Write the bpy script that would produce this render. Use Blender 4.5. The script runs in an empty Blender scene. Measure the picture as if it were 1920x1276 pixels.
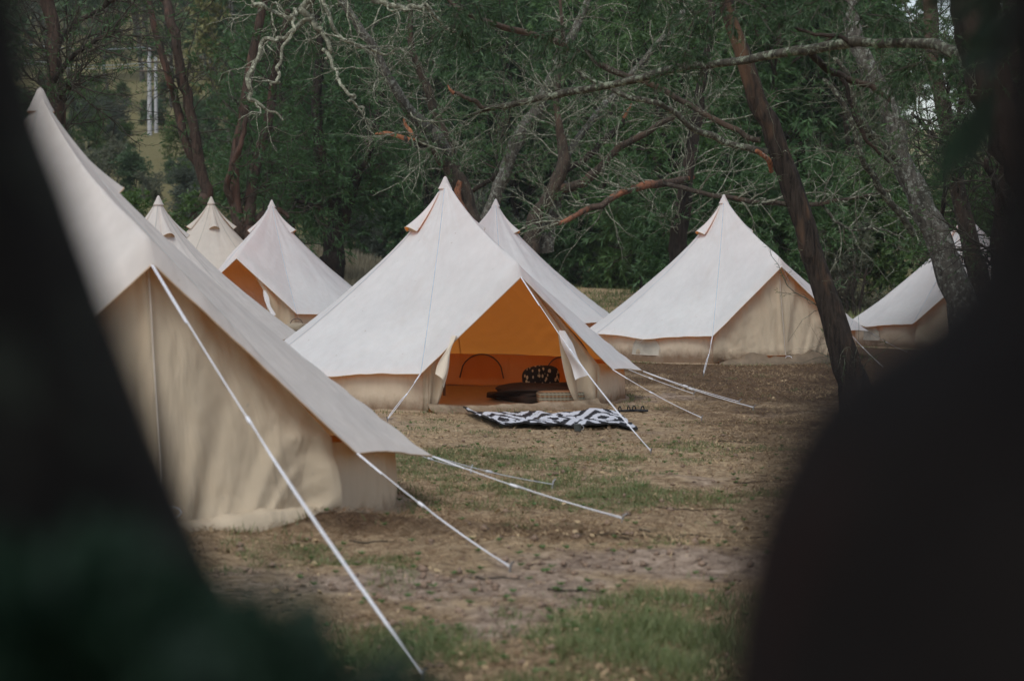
import bpy, math, random
import numpy as np

# ------------------------------------------------------------------ camera, sky, light
scene = bpy.context.scene
col = scene.collection
rnd = random.Random(7)
rng = np.random.default_rng(11)

F, CX, CY, HC = 4000.0, 960.0, 638.0, 2.1          # photo focal length in px, image centre, eye height
PITCH = math.atan((638 - 452) / F)
cam_d = bpy.data.cameras.new("camera")
cam = bpy.data.objects.new("camera", cam_d)
col.objects.link(cam)
cam.location = (0, 0, HC)
cam.rotation_euler = (math.pi / 2 - PITCH, 0, 0)
cam_d.sensor_width = 36
cam_d.lens = 75
cam_d.clip_start = 0.05
cam_d.clip_end = 2000
cam_d.dof.use_dof = True
cam_d.dof.focus_distance = 30.0
cam_d.dof.aperture_fstop = 2.8
scene.camera = cam

SUN_EL, SUN_ROT = math.radians(58), math.radians(205)
world = bpy.data.worlds.new("World")
scene.world = world
world.use_nodes = True
wn = world.node_tree
wn.nodes.clear()
sky = wn.nodes.new("ShaderNodeTexSky")
sky.sky_type = 'NISHITA'
sky.sun_disc = False
sky.sun_elevation = SUN_EL
sky.sun_rotation = SUN_ROT
sky.air_density = 1.0
sky.dust_density = 1.6
sky.ozone_density = 1.0
hs = wn.nodes.new("ShaderNodeHueSaturation")
hs.inputs['Saturation'].default_value = 0.55       # overcast: the blue is washed out
bg = wn.nodes.new("ShaderNodeBackground")
bg.inputs['Strength'].default_value = 0.14
wo = wn.nodes.new("ShaderNodeOutputWorld")
wn.links.new(sky.outputs[0], hs.inputs['Color'])
wn.links.new(hs.outputs[0], bg.inputs['Color'])
wn.links.new(bg.outputs[0], wo.inputs['Surface'])

sun_d = bpy.data.lights.new("sun", 'SUN')
sun_d.energy = 1.2
sun_d.angle = math.radians(25)
sun_d.color = (1.0, 0.98, 0.95)
sun = bpy.data.objects.new("sun", sun_d)
col.objects.link(sun)
# Nishita: rotation 0 = sun towards +Y, growing clockwise seen from above
sdir = (math.sin(SUN_ROT) * math.cos(SUN_EL), math.cos(SUN_ROT) * math.cos(SUN_EL), math.sin(SUN_EL))
import mathutils
sun.rotation_euler = mathutils.Vector(sdir).to_track_quat('Z', 'Y').to_euler()

scene.view_settings.view_transform = 'Standard'
scene.view_settings.look = 'None'
scene.view_settings.exposure = 0.26
scene.view_settings.gamma = 1
scene.view_settings.use_curve_mapping = False
try:
    scene.cycles.use_denoising = True
    scene.cycles.max_bounces = 8
    scene.cycles.diffuse_bounces = 4
    scene.cycles.transmission_bounces = 4
    scene.cycles.volume_bounces = 1
    scene.cycles.transparent_max_bounces = 4
    scene.cycles.caustics_reflective = False
    scene.cycles.caustics_refractive = False
except Exception:
    pass

# ------------------------------------------------------------------ noise + ground
_tab = np.random.default_rng(3).random((256, 256))


def vnoise(x, y):
    xi = np.floor(x).astype(int); yi = np.floor(y).astype(int)
    fx = x - xi; fy = y - yi
    fx = fx * fx * (3 - 2 * fx); fy = fy * fy * (3 - 2 * fy)
    a = _tab[xi & 255, yi & 255]; b = _tab[(xi + 1) & 255, yi & 255]
    c = _tab[xi & 255, (yi + 1) & 255]; d = _tab[(xi + 1) & 255, (yi + 1) & 255]
    return (a * (1 - fx) + b * fx) * (1 - fy) + (c * (1 - fx) + d * fx) * fy - 0.5


def fbm(x, y, o=4):
    s = 0; a = 1.0
    for i in range(o):
        s = s + a * vnoise(x * 2 ** i + 17.3 * i, y * 2 ** i + 9.1 * i)
        a *= 0.5
    return s


def sstep(a, b, x):
    t = np.clip((x - a) / (b - a), 0, 1)
    return t * t * (3 - 2 * t)


CTRL = np.array([(0, 6, .27), (0, 9, .26), (-3.3, 15.2, .17), (-1.6, 13, .24), (1.5, 13, .2), (1.5, 19, .06), (-1, 29.7, -.035), (.2, 25.6, -.08),
                 (1.3, 28.5, -.13), (3.0, 38.6, -.19), (5.6, 38.8, -.19), (4.2, 42.5, -.08), (-6.4, 38.8, -.1), (-7, 50, .12), (-.4, 47.3, 0), (10, 48.4, -.33), (3.5, 31, -.1),
                 (5, 62, -.1), (0, 72, 0), (-10, 30, .1), (10, 30, 0), (10, 14, .2), (-9, 14, .25), (-5.6, 50, .03), (-2.7, 12.6, .33)])


def smooth_ground(x, y):
    x = np.asarray(x, float); y = np.asarray(y, float)
    e = -((x[..., None] - CTRL[:, 0]) ** 2 + (y[..., None] - CTRL[:, 1]) ** 2) / (2 * 3.4 ** 2)
    e = e - e.max(-1, keepdims=True)
    w = np.exp(e)
    z = (w * CTRL[:, 2]).sum(-1) / w.sum(-1)
    far = sstep(70, 90, y)
    z = z * (1 - far)
    u = x / np.maximum(y, 5)
    left = 1 - sstep(-.13, .02, u)
    start = 98 - 41 * left
    t = np.maximum(0, y - start)
    t = np.where(t < 8, t * t / 16, t - 4)
    rise = .05 * t + .0004 * t * t
    z = z + rise * (.42 + .58 * left)
    return z


def blob(x, y, cx, cy, rx, ry):
    return np.exp(-(((x - cx) / rx) ** 2 + ((y - cy) / ry) ** 2))


def masks(x, y):
    n1 = fbm(x * 1.3, y * .9, 4); n2 = fbm(x * 3.1 + 40, y * 2.2 + 7, 4); n3 = fbm(x * .5 + 3, y * .4 + 90, 3)
    g = (.8 * blob(x, y, .75, 9.6, 1.0, 1.1) + .75 * blob(x, y, -.85, 9.4, .6, .7) + .55 * blob(x, y, -1.25, 12.4, .4, .5)
         + .48 * blob(x, y, -.9, 24.3, .9, 1.6) + .48 * blob(x, y, -.2, 18.2, 1.3, 2.2) + .48 * blob(x, y, 1.3, 20.6, 1.8, 1.6)
         + .5 * blob(x, y, .8, 16, 1.3, 1.1) + .4 * blob(x, y, -1.3, 19.5, .7, 2) + .5 * blob(x, y, 1.7, 10.5, .6, 1.5))
    g = g + (.45 + .25 * n3) * sstep(46, 60, y) + .95 * sstep(88, 105, y)
    g = np.clip(g + .6 * n1 + .65 * n2 - .12, 0, 1)
    d = (1.3 * blob(x, y, -.6, 11.3, 1.3, .8) + 1.0 * blob(x, y, .75, 12.3, 1.0, .55) + .5 * blob(x, y, 1.1, 17.5, .8, .7)
         + .5 * blob(x, y, 2.4, 30, 2.2, 2.5) + .35 * blob(x, y, -1.2, 25.5, 1.2, .8) + .4 * blob(x, y, 4, 36, 3, 2) + .5 * blob(x, y, -.3, 10.2, .7, .5))
    d = np.clip(d + .8 * n2 - .6 * n1 - .10, 0, 1)
    s = 1.1 * blob(x, y, -1.2, 13.9, 1.25, .45) + .5 * blob(x, y, .5, 13.4, 1.4, .35) + .25 * blob(x, y, 2.5, 26, 2, 4) + .6 * sstep(28, 34, y) * (1 - sstep(48, 58, y)) + .55 * sstep(1.2, 3.2, x) * sstep(13, 20, y) * (1 - sstep(50, 60, y))  # dark straw heap, plus shade painted into the soil at right and back
    s = np.clip(s + .5 * n1 + .25 * n2, 0, 1)
    return g, d, s


def ground(x, y):
    x = np.asarray(x, float); y = np.asarray(y, float)
    z = smooth_ground(x, y)
    near = 1 - sstep(24, 40, y)
    z = z + near * (.035 * fbm(x * 1.6, y * 1.6, 3) + .03 * fbm(x * 6, y * 5, 3))
    z = z + .10 * blob(x, y, -1.25, 13.75, 1.2, .33) * (1 + 1.2 * fbm(x * 5, y * 6, 3))
    z = z + .05 * blob(x, y, 1.2, 12.6, 1.0, .3) + sstep(60, 90, y) * .5 * fbm(x * .12, y * .12, 4)
    z = z + .12 * blob(x, y, -2.6, 12.8, 1.15, .85)
    return z


def at(px, py, D):
    """world point seen at photo pixel (px, py) at depth D metres"""
    c, s = math.cos(PITCH), math.sin(PITCH)
    v = -(py - CY) / F
    return np.array([(px - CX) / F * D, (c + v * s) * D, HC + (-s + v * c) * D])


def gpx(px, py):
    lo = None
    for D in np.arange(5, 120, .1):
        p = at(px, py, D)
        if p[2] <= ground(p[0], p[1]):
            return np.array([p[0], p[1], float(ground(p[0], p[1]))])
    return p


# ------------------------------------------------------------------ mesh helpers
class MB:
    def __init__(s):
        s.v = []; s.f3 = []; s.f4 = []; s.n = 0; s.c = []; s.hasc = False

    def add(s, v, f, c=None):
        v = np.asarray(v, float).reshape(-1, 3); f = np.asarray(f, int)
        s.v.append(v)
        (s.f3 if f.shape[1] == 3 else s.f4).append(f + s.n)
        s.c.append(np.ones((len(v), 3)) * .5 if c is None else np.asarray(c, float))
        if c is not None: s.hasc = True
        s.n += len(v)
        return s

    def grid(s, P, c=None, close=False):
        """P: (n, m, 3)"""
        n, m = P.shape[:2]
        i = np.arange(n * m).reshape(n, m)
        if close:
            i = np.concatenate([i, i[:, :1]], 1)
        f = np.stack([i[:-1, :-1], i[:-1, 1:], i[1:, 1:], i[1:, :-1]], -1).reshape(-1, 4)
        return s.add(P.reshape(-1, 3), f, c)

    def tubes(s, P, R, k=5, cap=True):
        """P (M,N,3), R (M,N)"""
        P = np.asarray(P, float); R = np.asarray(R, float)
        M, N = P.shape[:2]
        T = np.gradient(P, axis=1)
        T /= np.linalg.norm(T, axis=2, keepdims=True) + 1e-9
        ref = np.array([.31, .23, .92]); ref = ref / np.linalg.norm(ref)
        A = np.cross(T, ref); bad = np.linalg.norm(A, axis=2) < .15
        A[bad] = np.cross(T[bad], np.array([1., 0, 0]))
        A /= np.linalg.norm(A, axis=2, keepdims=True) + 1e-9
        B = np.cross(T, A)
        a = np.arange(k) * 2 * np.pi / k
        V = P[:, :, None] + R[:, :, None, None] * (np.cos(a)[None, None, :, None] * A[:, :, None] + np.sin(a)[None, None, :, None] * B[:, :, None])
        idx = np.arange(M * N * k).reshape(M, N, k)
        nx = np.roll(idx, -1, 2)
        f = np.stack([idx[:, :-1], nx[:, :-1], nx[:, 1:], idx[:, 1:]], -1).reshape(-1, 4)
        s.add(V.reshape(-1, 3), f)
        return s

    def box(s, c, d, rot=None):
        v = np.array([(x, y, z) for x in (-.5, .5) for y in (-.5, .5) for z in (-.5, .5)]) * np.array(d)
        if rot is not None: v = v @ np.array(rot).T
        f = [(0, 1, 3, 2), (4, 6, 7, 5), (0, 4, 5, 1), (2, 3, 7, 6), (0, 2, 6, 4), (1, 5, 7, 3)]
        return s.add(v + np.array(c), f)

    def mesh(s, name, mat, smooth=True):
        V = np.concatenate(s.v)
        F3 = np.concatenate(s.f3) if s.f3 else np.zeros((0, 3), int)
        F4 = np.concatenate(s.f4) if s.f4 else np.zeros((0, 4), int)
        me = bpy.data.meshes.new(name)
        me.vertices.add(len(V)); me.vertices.foreach_set('co', V.astype(np.float32).ravel())
        nl = F3.size + F4.size
        me.loops.add(nl); me.loops.foreach_set('vertex_index', np.concatenate([F3.ravel(), F4.ravel()]).astype(np.int32))
        me.polygons.add(len(F3) + len(F4))
        ls = np.concatenate([np.arange(len(F3)) * 3, F3.size + np.arange(len(F4)) * 4]).astype(np.int32)
        me.polygons.foreach_set('loop_start', ls)
        me.update(calc_edges=True)
        if smooth: me.polygons.foreach_set('use_smooth', np.ones(len(me.polygons), bool))
        if s.hasc:
            C = np.concatenate(s.c)
            at_ = me.color_attributes.new('tone', 'FLOAT_COLOR', 'POINT')
            at_.data.foreach_set('color', np.concatenate([C, np.ones((len(C), 1))], 1).astype(np.float32).ravel())
        if mat is not None: me.materials.append(mat)
        return me


def props(o, label=None, cat=None, group=None, kind=None):
    if label: o['label'] = label
    if cat: o['category'] = cat
    if group: o['group'] = group
    if kind: o['kind'] = kind
    return o


def empty(name, loc=(0, 0, 0), rz=0.0):
    o = bpy.data.objects.new(name, None)
    o.empty_display_size = .2
    o.location = loc; o.rotation_euler = (0, 0, rz)
    col.objects.link(o)
    return o


def root_of(o):
    while o.parent: o = o.parent
    return o


def obj(name, mb, mat, parent=None, smooth=True, world=True, label=None):
    """link ONE mesh; vertices come in world space (world=True) or in the parent's space"""
    if parent is not None and world:
        r = root_of(parent)
        L = np.array(r.location); a = -r.rotation_euler[2]
        R = np.array([[math.cos(a), -math.sin(a), 0], [math.sin(a), math.cos(a), 0], [0, 0, 1]])
        mb.v = [(v - L) @ R.T for v in mb.v]
    o = bpy.data.objects.new(name, mb.mesh(name, mat, smooth))
    col.objects.link(o)
    if parent is not None: o.parent = parent
    if label: o['label'] = label
    return o


def resample(P, n):
    """smooth Catmull-Rom through the points"""
    P = np.asarray(P, float); m = len(P)
    Q = np.concatenate([[2 * P[0] - P[1]], P, [2 * P[-1] - P[-2]]])
    t = np.linspace(0, m - 1 - 1e-6, n); i = t.astype(int); f = (t - i)[:, None]
    a, b, c, d = Q[i], Q[i + 1], Q[i + 2], Q[i + 3]
    return .5 * ((2 * b) + (-a + c) * f + (2 * a - 5 * b + 4 * c - d) * f ** 2 + (-a + 3 * b - 3 * c + d) * f ** 3)


# ------------------------------------------------------------------ materials
def M(name):
    m = bpy.data.materials.new(name); m.use_nodes = True
    nt = m.node_tree; nt.nodes.clear()
    return m, nt


def N(nt, t, **kw):
    n = nt.nodes.new(t)
    for k, v in kw.items(): setattr(n, k, v)
    return n


def noise_(nt, vec, scale, detail=4, rough=.55, dist=0):
    n = N(nt, 'ShaderNodeTexNoise')
    n.inputs['Scale'].default_value = scale; n.inputs['Detail'].default_value = detail
    n.inputs['Roughness'].default_value = rough; n.inputs['Distortion'].default_value = dist
    if vec is not None: nt.links.new(vec, n.inputs['Vector'])
    return n.outputs['Fac']


def ramp_(nt, fac, stops):
    r = N(nt, 'ShaderNodeValToRGB')
    while len(r.color_ramp.elements) < len(stops): r.color_ramp.elements.new(.5)
    for e, (p, c) in zip(r.color_ramp.elements, stops):
        e.position = p; e.color = (*c, 1) if len(c) == 3 else c
    nt.links.new(fac, r.inputs[0])
    return r.outputs[0]


def mix_(nt, fac, a, b, mode='MIX'):
    m = N(nt, 'ShaderNodeMix', data_type='RGBA', blend_type=mode)
    for s, v in ((m.inputs[0], fac), (m.inputs[6], a), (m.inputs[7], b)):
        if isinstance(v, (int, float)): s.default_value = v
        elif isinstance(v, tuple): s.default_value = (*v, 1)
        else: nt.links.new(v, s)
    return m.outputs[2]


def math_(nt, op, a, b=0.0, c=None):
    m = N(nt, 'ShaderNodeMath', operation=op)
    for s, v in zip(m.inputs, (a, b, c)):
        if v is None: continue
        if isinstance(v, (int, float)): s.default_value = v
        else: nt.links.new(v, s)
    return m.outputs[0]


def map_(nt, vec, scale=(1, 1, 1), rot=(0, 0, 0)):
    m = N(nt, 'ShaderNodeMapping')
    m.inputs['Scale'].default_value = scale; m.inputs['Rotation'].default_value = rot
    nt.links.new(vec, m.inputs['Vector'])
    return m.outputs[0]


def bump_(nt, h, strength, dist):
    b = N(nt, 'ShaderNodeBump')
    b.inputs['Strength'].default_value = strength; b.inputs['Distance'].default_value = dist
    nt.links.new(h, b.inputs['Height'])
    return b.outputs[0]


def out_(nt, sh):
    o = N(nt, 'ShaderNodeOutputMaterial'); nt.links.new(sh, o.inputs['Surface'])


def princ(nt, color, rough=.8, normal=None, spec=.3, trans=None):
    p = N(nt, 'ShaderNodeBsdfPrincipled')
    if isinstance(color, tuple): p.inputs['Base Color'].default_value = (*color, 1)
    else: nt.links.new(color, p.inputs['Base Color'])
    if isinstance(rough, (int, float)): p.inputs['Roughness'].default_value = rough
    else: nt.links.new(rough, p.inputs['Roughness'])
    p.inputs['Specular IOR Level'].default_value = spec
    if normal is not None: nt.links.new(normal, p.inputs['Normal'])
    return p.outputs[0]


def canvas(name, front, inner, through, tmix=.28, dirt=0.0, wr=.5):
    """cotton canvas: pale outside, warm glow painted on the inner face, lets some warm light through"""
    m, nt = M(name)
    tc = N(nt, 'ShaderNodeTexCoord').outputs['Object']
    big = noise_(nt, tc, .9, 4)
    fine = noise_(nt, map_(nt, tc, (1, 1, .35)), 9, 5, .6)
    c = mix_(nt, 1.0, front, ramp_(nt, big, [(.3, (.9, .9, .9)), (.7, (1.04, 1.03, 1.02))]), 'MULTIPLY')
    c = mix_(nt, 1.0, c, ramp_(nt, fine, [(.3, (.95, .95, .945)), (.7, (1.03, 1.03, 1.03))]), 'MULTIPLY')
    if dirt > 0:
        sep = N(nt, 'ShaderNodeSeparateXYZ'); nt.links.new(tc, sep.inputs[0])
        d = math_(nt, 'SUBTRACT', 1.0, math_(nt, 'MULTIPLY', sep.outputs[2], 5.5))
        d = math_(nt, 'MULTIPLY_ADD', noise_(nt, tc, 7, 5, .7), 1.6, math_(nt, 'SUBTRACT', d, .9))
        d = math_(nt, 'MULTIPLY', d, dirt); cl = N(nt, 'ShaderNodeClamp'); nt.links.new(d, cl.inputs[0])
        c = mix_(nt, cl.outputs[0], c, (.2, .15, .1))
    sp = noise_(nt, tc, 14, 2, .5)
    c = mix_(nt, ramp_(nt, sp, [(.74, (0, 0, 0)), (.77, (.5, .5, .5))]), c, (.35, .31, .25))
    st = noise_(nt, map_(nt, tc, (1, 1, .5)), 1.7, 5, .7, .8)
    c = mix_(nt, ramp_(nt, st, [(.52, (0, 0, 0)), (.8, (.2, .2, .2))]), c, (.50, .45, .37))
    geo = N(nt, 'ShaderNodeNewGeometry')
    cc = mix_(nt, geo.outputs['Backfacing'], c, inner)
    weave = noise_(nt, tc, 260, 2)
    wrk = noise_(nt, map_(nt, tc, (1.6, 1.6, .5)), 2.2, 3, .45, .6)
    b = bump_(nt, wrk, wr, .05)
    b2 = N(nt, 'ShaderNodeBump'); b2.inputs['Strength'].default_value = .06; b2.inputs['Distance'].default_value = .001
    nt.links.new(weave, b2.inputs['Height']); nt.links.new(b, b2.inputs['Normal'])
    d1 = N(nt, 'ShaderNodeBsdfDiffuse'); nt.links.new(cc, d1.inputs['Color']); nt.links.new(b2.outputs[0], d1.inputs['Normal'])
    t1 = N(nt, 'ShaderNodeBsdfTranslucent'); t1.inputs['Color'].default_value = (*through, 1); nt.links.new(b2.outputs[0], t1.inputs['Normal'])
    ms = N(nt, 'ShaderNodeMixShader'); ms.inputs[0].default_value = tmix
    nt.links.new(d1.outputs[0], ms.inputs[1]); nt.links.new(t1.outputs[0], ms.inputs[2])
    out_(nt, ms.outputs[0])
    return m


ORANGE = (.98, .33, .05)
TAN_GLOW = (.62, .235, .055)  # glow of light through the canvas, put into the inner face colour
m_roof_w = canvas('canvas_roof_white', (.76, .805, .79), TAN_GLOW, ORANGE, .35, wr=.28)
m_roof_c = canvas('canvas_roof_cream', (.64, .61, .565), TAN_GLOW, (.85, .45, .17), .2)  # cream cloth, darkened further to hold the shade of the near trees
m_roof_b = canvas('canvas_roof_beige', (.60, .56, .49), TAN_GLOW, (.85, .45, .17), .2)
m_wall = canvas('canvas_wall', (.58, .495, .37), (.72, .32, .085), (.9, .45, .15), .12, dirt=1.0, wr=1.2)  # roof cloth again: shade, ground bounce and inner glow put into its colours
m_door = canvas('canvas_door', (.52, .435, .315), TAN_GLOW, (.8, .45, .2), .08, dirt=.95, wr=1.2)  # same cloth as the roof, with its shade put into the colour
m_door_light = canvas('canvas_flap', (.74, .74, .74), (.66, .58, .46), (.8, .6, .4), .15, wr=.6)  # same cloth, made paler to paint in its lit side


def simple(name, c, rough=.8, var=.15, scale=8, bump=.2, bd=.01, spec=.3):
    m, nt = M(name)
    tc = N(nt, 'ShaderNodeTexCoord').outputs['Object']
    n = noise_(nt, tc, scale, 5, .6)
    cc = mix_(nt, 1.0, c, ramp_(nt, n, [(.25, (1 - var,) * 3), (.75, (1 + var,) * 3)]), 'MULTIPLY')
    out_(nt, princ(nt, cc, rough, bump_(nt, n, bump, bd), spec))
    return m


m_seam = simple('seam_thread', (.5, .44, .37), .9)
m_hem = simple('tan_hem', (.46, .33, .22), .9)
m_rope = simple('white_rope', (.74, .75, .78), .7, .1, 60)
m_metal = simple('galvanised_steel', (.3, .3, .3), .45)
m_pole = simple('tent_pole_steel', (.12, .09, .07), .5)
m_sheet = simple('groundsheet', (.3, .23, .15), .7)
m_thr = simple('groundsheet_edge', (.16, .12, .08), .7, .3, 5)
m_dark = simple('dark_mesh', (.05, .03, .015), .9)
m_black = simple('black_webbing', (.012, .012, .013), .6)
m_net = simple('window_mesh', (.48, .44, .36), .9)


def bark(name, base, dark, lich, lamount, red=None, vs=(1, 1, .22), sc=16, bd=.03):
    m, nt = M(name)
    tc = N(nt, 'ShaderNodeTexCoord').outputs['Object']
    v = map_(nt, tc, vs)
    n = noise_(nt, v, sc, 6, .65, .4)
    c = ramp_(nt, n, [(.32, dark), (.62, base), (.85, tuple(min(1, x * 1.6) for x in base))])
    if red:
        r = noise_(nt, map_(nt, tc, (1, 1, .3)), 2.3, 4, .6)
        c = mix_(nt, ramp_(nt, r, [(.5, (0, 0, 0)), (.62, (1, 1, 1))]), c, red)
    l = noise_(nt, tc, 11, 8, .78)
    c = mix_(nt, ramp_(nt, l, [(lamount, (0, 0, 0)), (lamount + .07, (1, 1, 1))]), c, lich)
    out_(nt, princ(nt, c, .9, bump_(nt, n, .9, bd), .2))
    return m


LICH = (.2, .215, .16)
m_bark_dark = bark('bark_dark', (.036, .028, .022), (.009, .007, .006), (.10, .11, .075), .64, (.05, .034, .025))
m_bark_brown = bark('bark_brown', (.075, .058, .043), (.022, .017, .013), LICH, .58, (.08, .052, .036))
m_bark_grey = bark('bark_grey', (.11, .10, .082), (.03, .026, .021), (.24, .25, .21), .52, None)
m_bark_lean = bark('bark_leaning', (.045, .034, .026), (.008, .006, .005), (.10, .105, .075), .62, (.105, .06, .035), vs=(1, 1, .12), sc=22, bd=.05)
m_bark_red = bark('bark_red', (.075, .05, .038), (.022, .016, .012), (.15, .15, .11), .6, (.10, .055, .04))
m_bark_lich = bark('bark_lichened', (.08, .072, .054), (.022, .02, .015), (.22, .245, .175), .51, None)
m_twig = bark('twig_lichen', (.2, .2, .145), (.07, .065, .045), (.38, .39, .29), .5, None, sc=9, bd=.004)
m_twig_dark = bark('twig_dark', (.07, .062, .046), (.025, .02, .016), (.17, .19, .14), .6, None, sc=9, bd=.004)
m_snap = bark('snapped_wood', (.55, .24, .12), (.25, .08, .04), (.5, .36, .26), .6, None, vs=(1, 1, .3), sc=22)
m_twig_mid = bark('twig_mid', (.12, .125, .085), (.04, .038, .028), (.24, .26, .18), .52, None, sc=9, bd=.004)
m_limb = bark('torn_limb', (.10, .068, .05), (.025, .018, .014), LICH, .6, (.27, .11, .06), vs=(1, 1, .4), sc=18)
m_split = bark('split_wood', (.3, .12, .06), (.07, .035, .022), (.24, .2, .16), .56, None, vs=(1, 1, .3), sc=22)
m_bark_near = bark('bark_near_black', (.013, .011, .009), (.003, .0025, .002), (.03, .036, .026), .55, (.026, .009, .007))  # near black: blocked light is put into the bark colour too
m_bark_near_r = bark('bark_near_red_black', (.009, .007, .006), (.003, .002, .002), (.014, .012, .009), .7, (.04, .009, .007), vs=(1, 1, .6))  # canopy shade put into this bark colour as well
m_pale_pole = simple('pale_pole_wood', (.5, .5, .51), .8, .25, 3)
m_wire = simple('power_wire', (.45, .5, .5), .4, .05)


def leafmat(name, c1, c2, through, tm=.3):
    m, nt = M(name)
    a = N(nt, 'ShaderNodeAttribute'); a.attribute_name = 'tone'
    sep = N(nt, 'ShaderNodeSeparateColor'); nt.links.new(a.outputs['Color'], sep.inputs[0])
    oi = N(nt, 'ShaderNodeObjectInfo')
    c = mix_(nt, sep.outputs[0], c1, c2)
    c = mix_(nt, 1.0, c, ramp_(nt, oi.outputs['Random'], [(0, (.7, .78, .72)), (.5, (1, 1, 1)), (1, (1.3, 1.2, .95))]), 'MULTIPLY')
    d = N(nt, 'ShaderNodeBsdfDiffuse'); nt.links.new(c, d.inputs['Color'])
    t = N(nt, 'ShaderNodeBsdfTranslucent'); t.inputs['Color'].default_value = (*through, 1)
    g = N(nt, 'ShaderNodeBsdfGlossy'); g.inputs['Roughness'].default_value = .55; g.inputs['Color'].default_value = (.5, .55, .5, 1)
    ms = N(nt, 'ShaderNodeMixShader'); ms.inputs[0].default_value = tm
    nt.links.new(d.outputs[0], ms.inputs[1]); nt.links.new(t.outputs[0], ms.inputs[2])
    m2 = N(nt, 'ShaderNodeMixShader'); m2.inputs[0].default_value = .06
    nt.links.new(ms.outputs[0], m2.inputs[1]); nt.links.new(g.outputs[0], m2.inputs[2])
    out_(nt, m2.outputs[0])
    return m


m_leaf = leafmat('leaf_dark', (.022, .056, .020), (.088, .18, .062), (.06, .14, .03))
m_leaf_fresh = leafmat('leaf_fresh', (.04, .09, .025), (.12, .2, .06), (.1, .18, .03))
m_leaf_far = leafmat('leaf_far', (.05, .10, .05), (.16, .245, .12), (.06, .1, .04))  # lightened so the pale hillside haze sits in the leaf colour
m_leaf_spray = leafmat('leaf_spray', (.012, .030, .014), (.042, .088, .038), (.03, .07, .02))
m_leaf_grey = leafmat('leaf_grey', (.06, .075, .055), (.2, .225, .18), (.1, .12, .08))
m_leaf_yellow = leafmat('leaf_yellow', (.1, .11, .04), (.24, .24, .11), (.15, .15, .05))
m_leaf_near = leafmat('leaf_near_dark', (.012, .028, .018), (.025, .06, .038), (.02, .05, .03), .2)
m_grass = leafmat('grass_blades', (.07, .095, .035), (.25, .29, .13), (.16, .2, .06))
m_straw = leafmat('dry_straw', (.17, .10, .052), (.62, .45, .26), (.2, .15, .08), .15)
m_drygrass = leafmat('dry_grass_tall', (.15, .125, .08), (.36, .31, .22), (.25, .2, .12), .25)


def ground_mat():
    m, nt = M('ground_soil')
    tc = N(nt, 'ShaderNodeNewGeometry').outputs['Position']
    a = N(nt, 'ShaderNodeAttribute'); a.attribute_name = 'tone'
    sep = N(nt, 'ShaderNodeSeparateColor'); nt.links.new(a.outputs['Color'], sep.inputs[0])
    n1 = noise_(nt, tc, 3.0, 8, .7, .3); n2 = noise_(nt, map_(nt, tc, (1, 1, 1), (0, 0, .5)), 9, 7, .78, .5); n3 = noise_(nt, tc, 55, 4, .7)
    mott = ramp_(nt, n2, [(.30, (.08, .048, .024)), (.42, (.30, .205, .118)), (.54, (.50, .365, .22)), (.70, (.70, .54, .35))])
    dirt = ramp_(nt, n2, [(.3, (.08, .055, .038)), (.42, (.27, .195, .14)), (.53, (.46, .345, .25)), (.66, (.68, .53, .41))])
    dark = ramp_(nt, n3, [(.3, (.045, .026, .015)), (.6, (.16, .10, .058)), (.8, (.30, .205, .12))])
    green = ramp_(nt, n3, [(.3, (.05, .06, .022)), (.7, (.16, .18, .07))])

    def fac(ch, off=.0, gain=2.2):
        x = math_(nt, 'ADD', sep.outputs[ch], math_(nt, 'MULTIPLY', math_(nt, 'SUBTRACT', n1, .5), 1.0))
        x = math_(nt, 'MULTIPLY', math_(nt, 'SUBTRACT', x, .35 + off), gain)
        c = N(nt, 'ShaderNodeClamp'); nt.links.new(x, c.inputs[0]); return c.outputs[0]
    c = mix_(nt, fac(1), mott, dirt)
    c = mix_(nt, fac(2, .02), c, dark)
    c = mix_(nt, math_(nt, 'MULTIPLY', fac(0, 0), .75), c, green)
    h = math_(nt, 'ADD', math_(nt, 'MULTIPLY', n2, .6), math_(nt, 'MULTIPLY', n3, .3))
    out_(nt, princ(nt, c, .95, bump_(nt, h, 1.0, .10), .15))
    return m


m_ground = ground_mat()
m_ground_clod = simple('soil_clod', (.22, .155, .11), .95, .4, 6)

# ------------------------------------------------------------------ terrain sheet
ys = [0.2]
while ys[-1] < 420: ys.append(ys[-1] + max(.045, ys[-1] * .0052))
ys = np.concatenate([np.arange(-30, 0, 2.0), np.array(ys)])
xs = np.concatenate([-np.geomspace(8, 190, 34)[::-1], np.arange(-7.9, 7.95, .085), np.geomspace(8, 190, 34)])
X, Y = np.meshgrid(xs, ys, indexing='xy')
Z = ground(X, Y)
g_, d_, s_ = masks(X, Y)
mb = MB(); mb.grid(np.stack([X, Y, Z], -1), np.stack([g_, d_, s_], -1).reshape(-1, 3))
# grid order gives upward normals
terrain = obj('ground', mb, m_ground); props(terrain, kind='structure')

# ------------------------------------------------------------------ grass and straw (uncountable)
def blades(x, y, h, w, lean, tone, z=None):
    n = len(x); a = rng.random(n) * 2 * np.pi; b = rng.random(n) * 2 * np.pi
    z = ground(x, y) if z is None else z
    base = np.stack([x, y, z - .004], -1)
    side = np.stack([np.cos(a), np.sin(a), np.zeros(n)], -1) * w[:, None]
    up = np.stack([np.cos(b) * lean, np.sin(b) * lean, np.sqrt(np.maximum(.02, 1 - lean ** 2))], -1)
    tip = base + up * h[:, None]
    V = np.stack([base - side, base + side, tip], 1).reshape(-1, 3)
    f = np.arange(3 * n).reshape(n, 3)
    c = np.repeat(np.stack([tone, tone, tone], -1), 3, 0)
    return V, f, c


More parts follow.
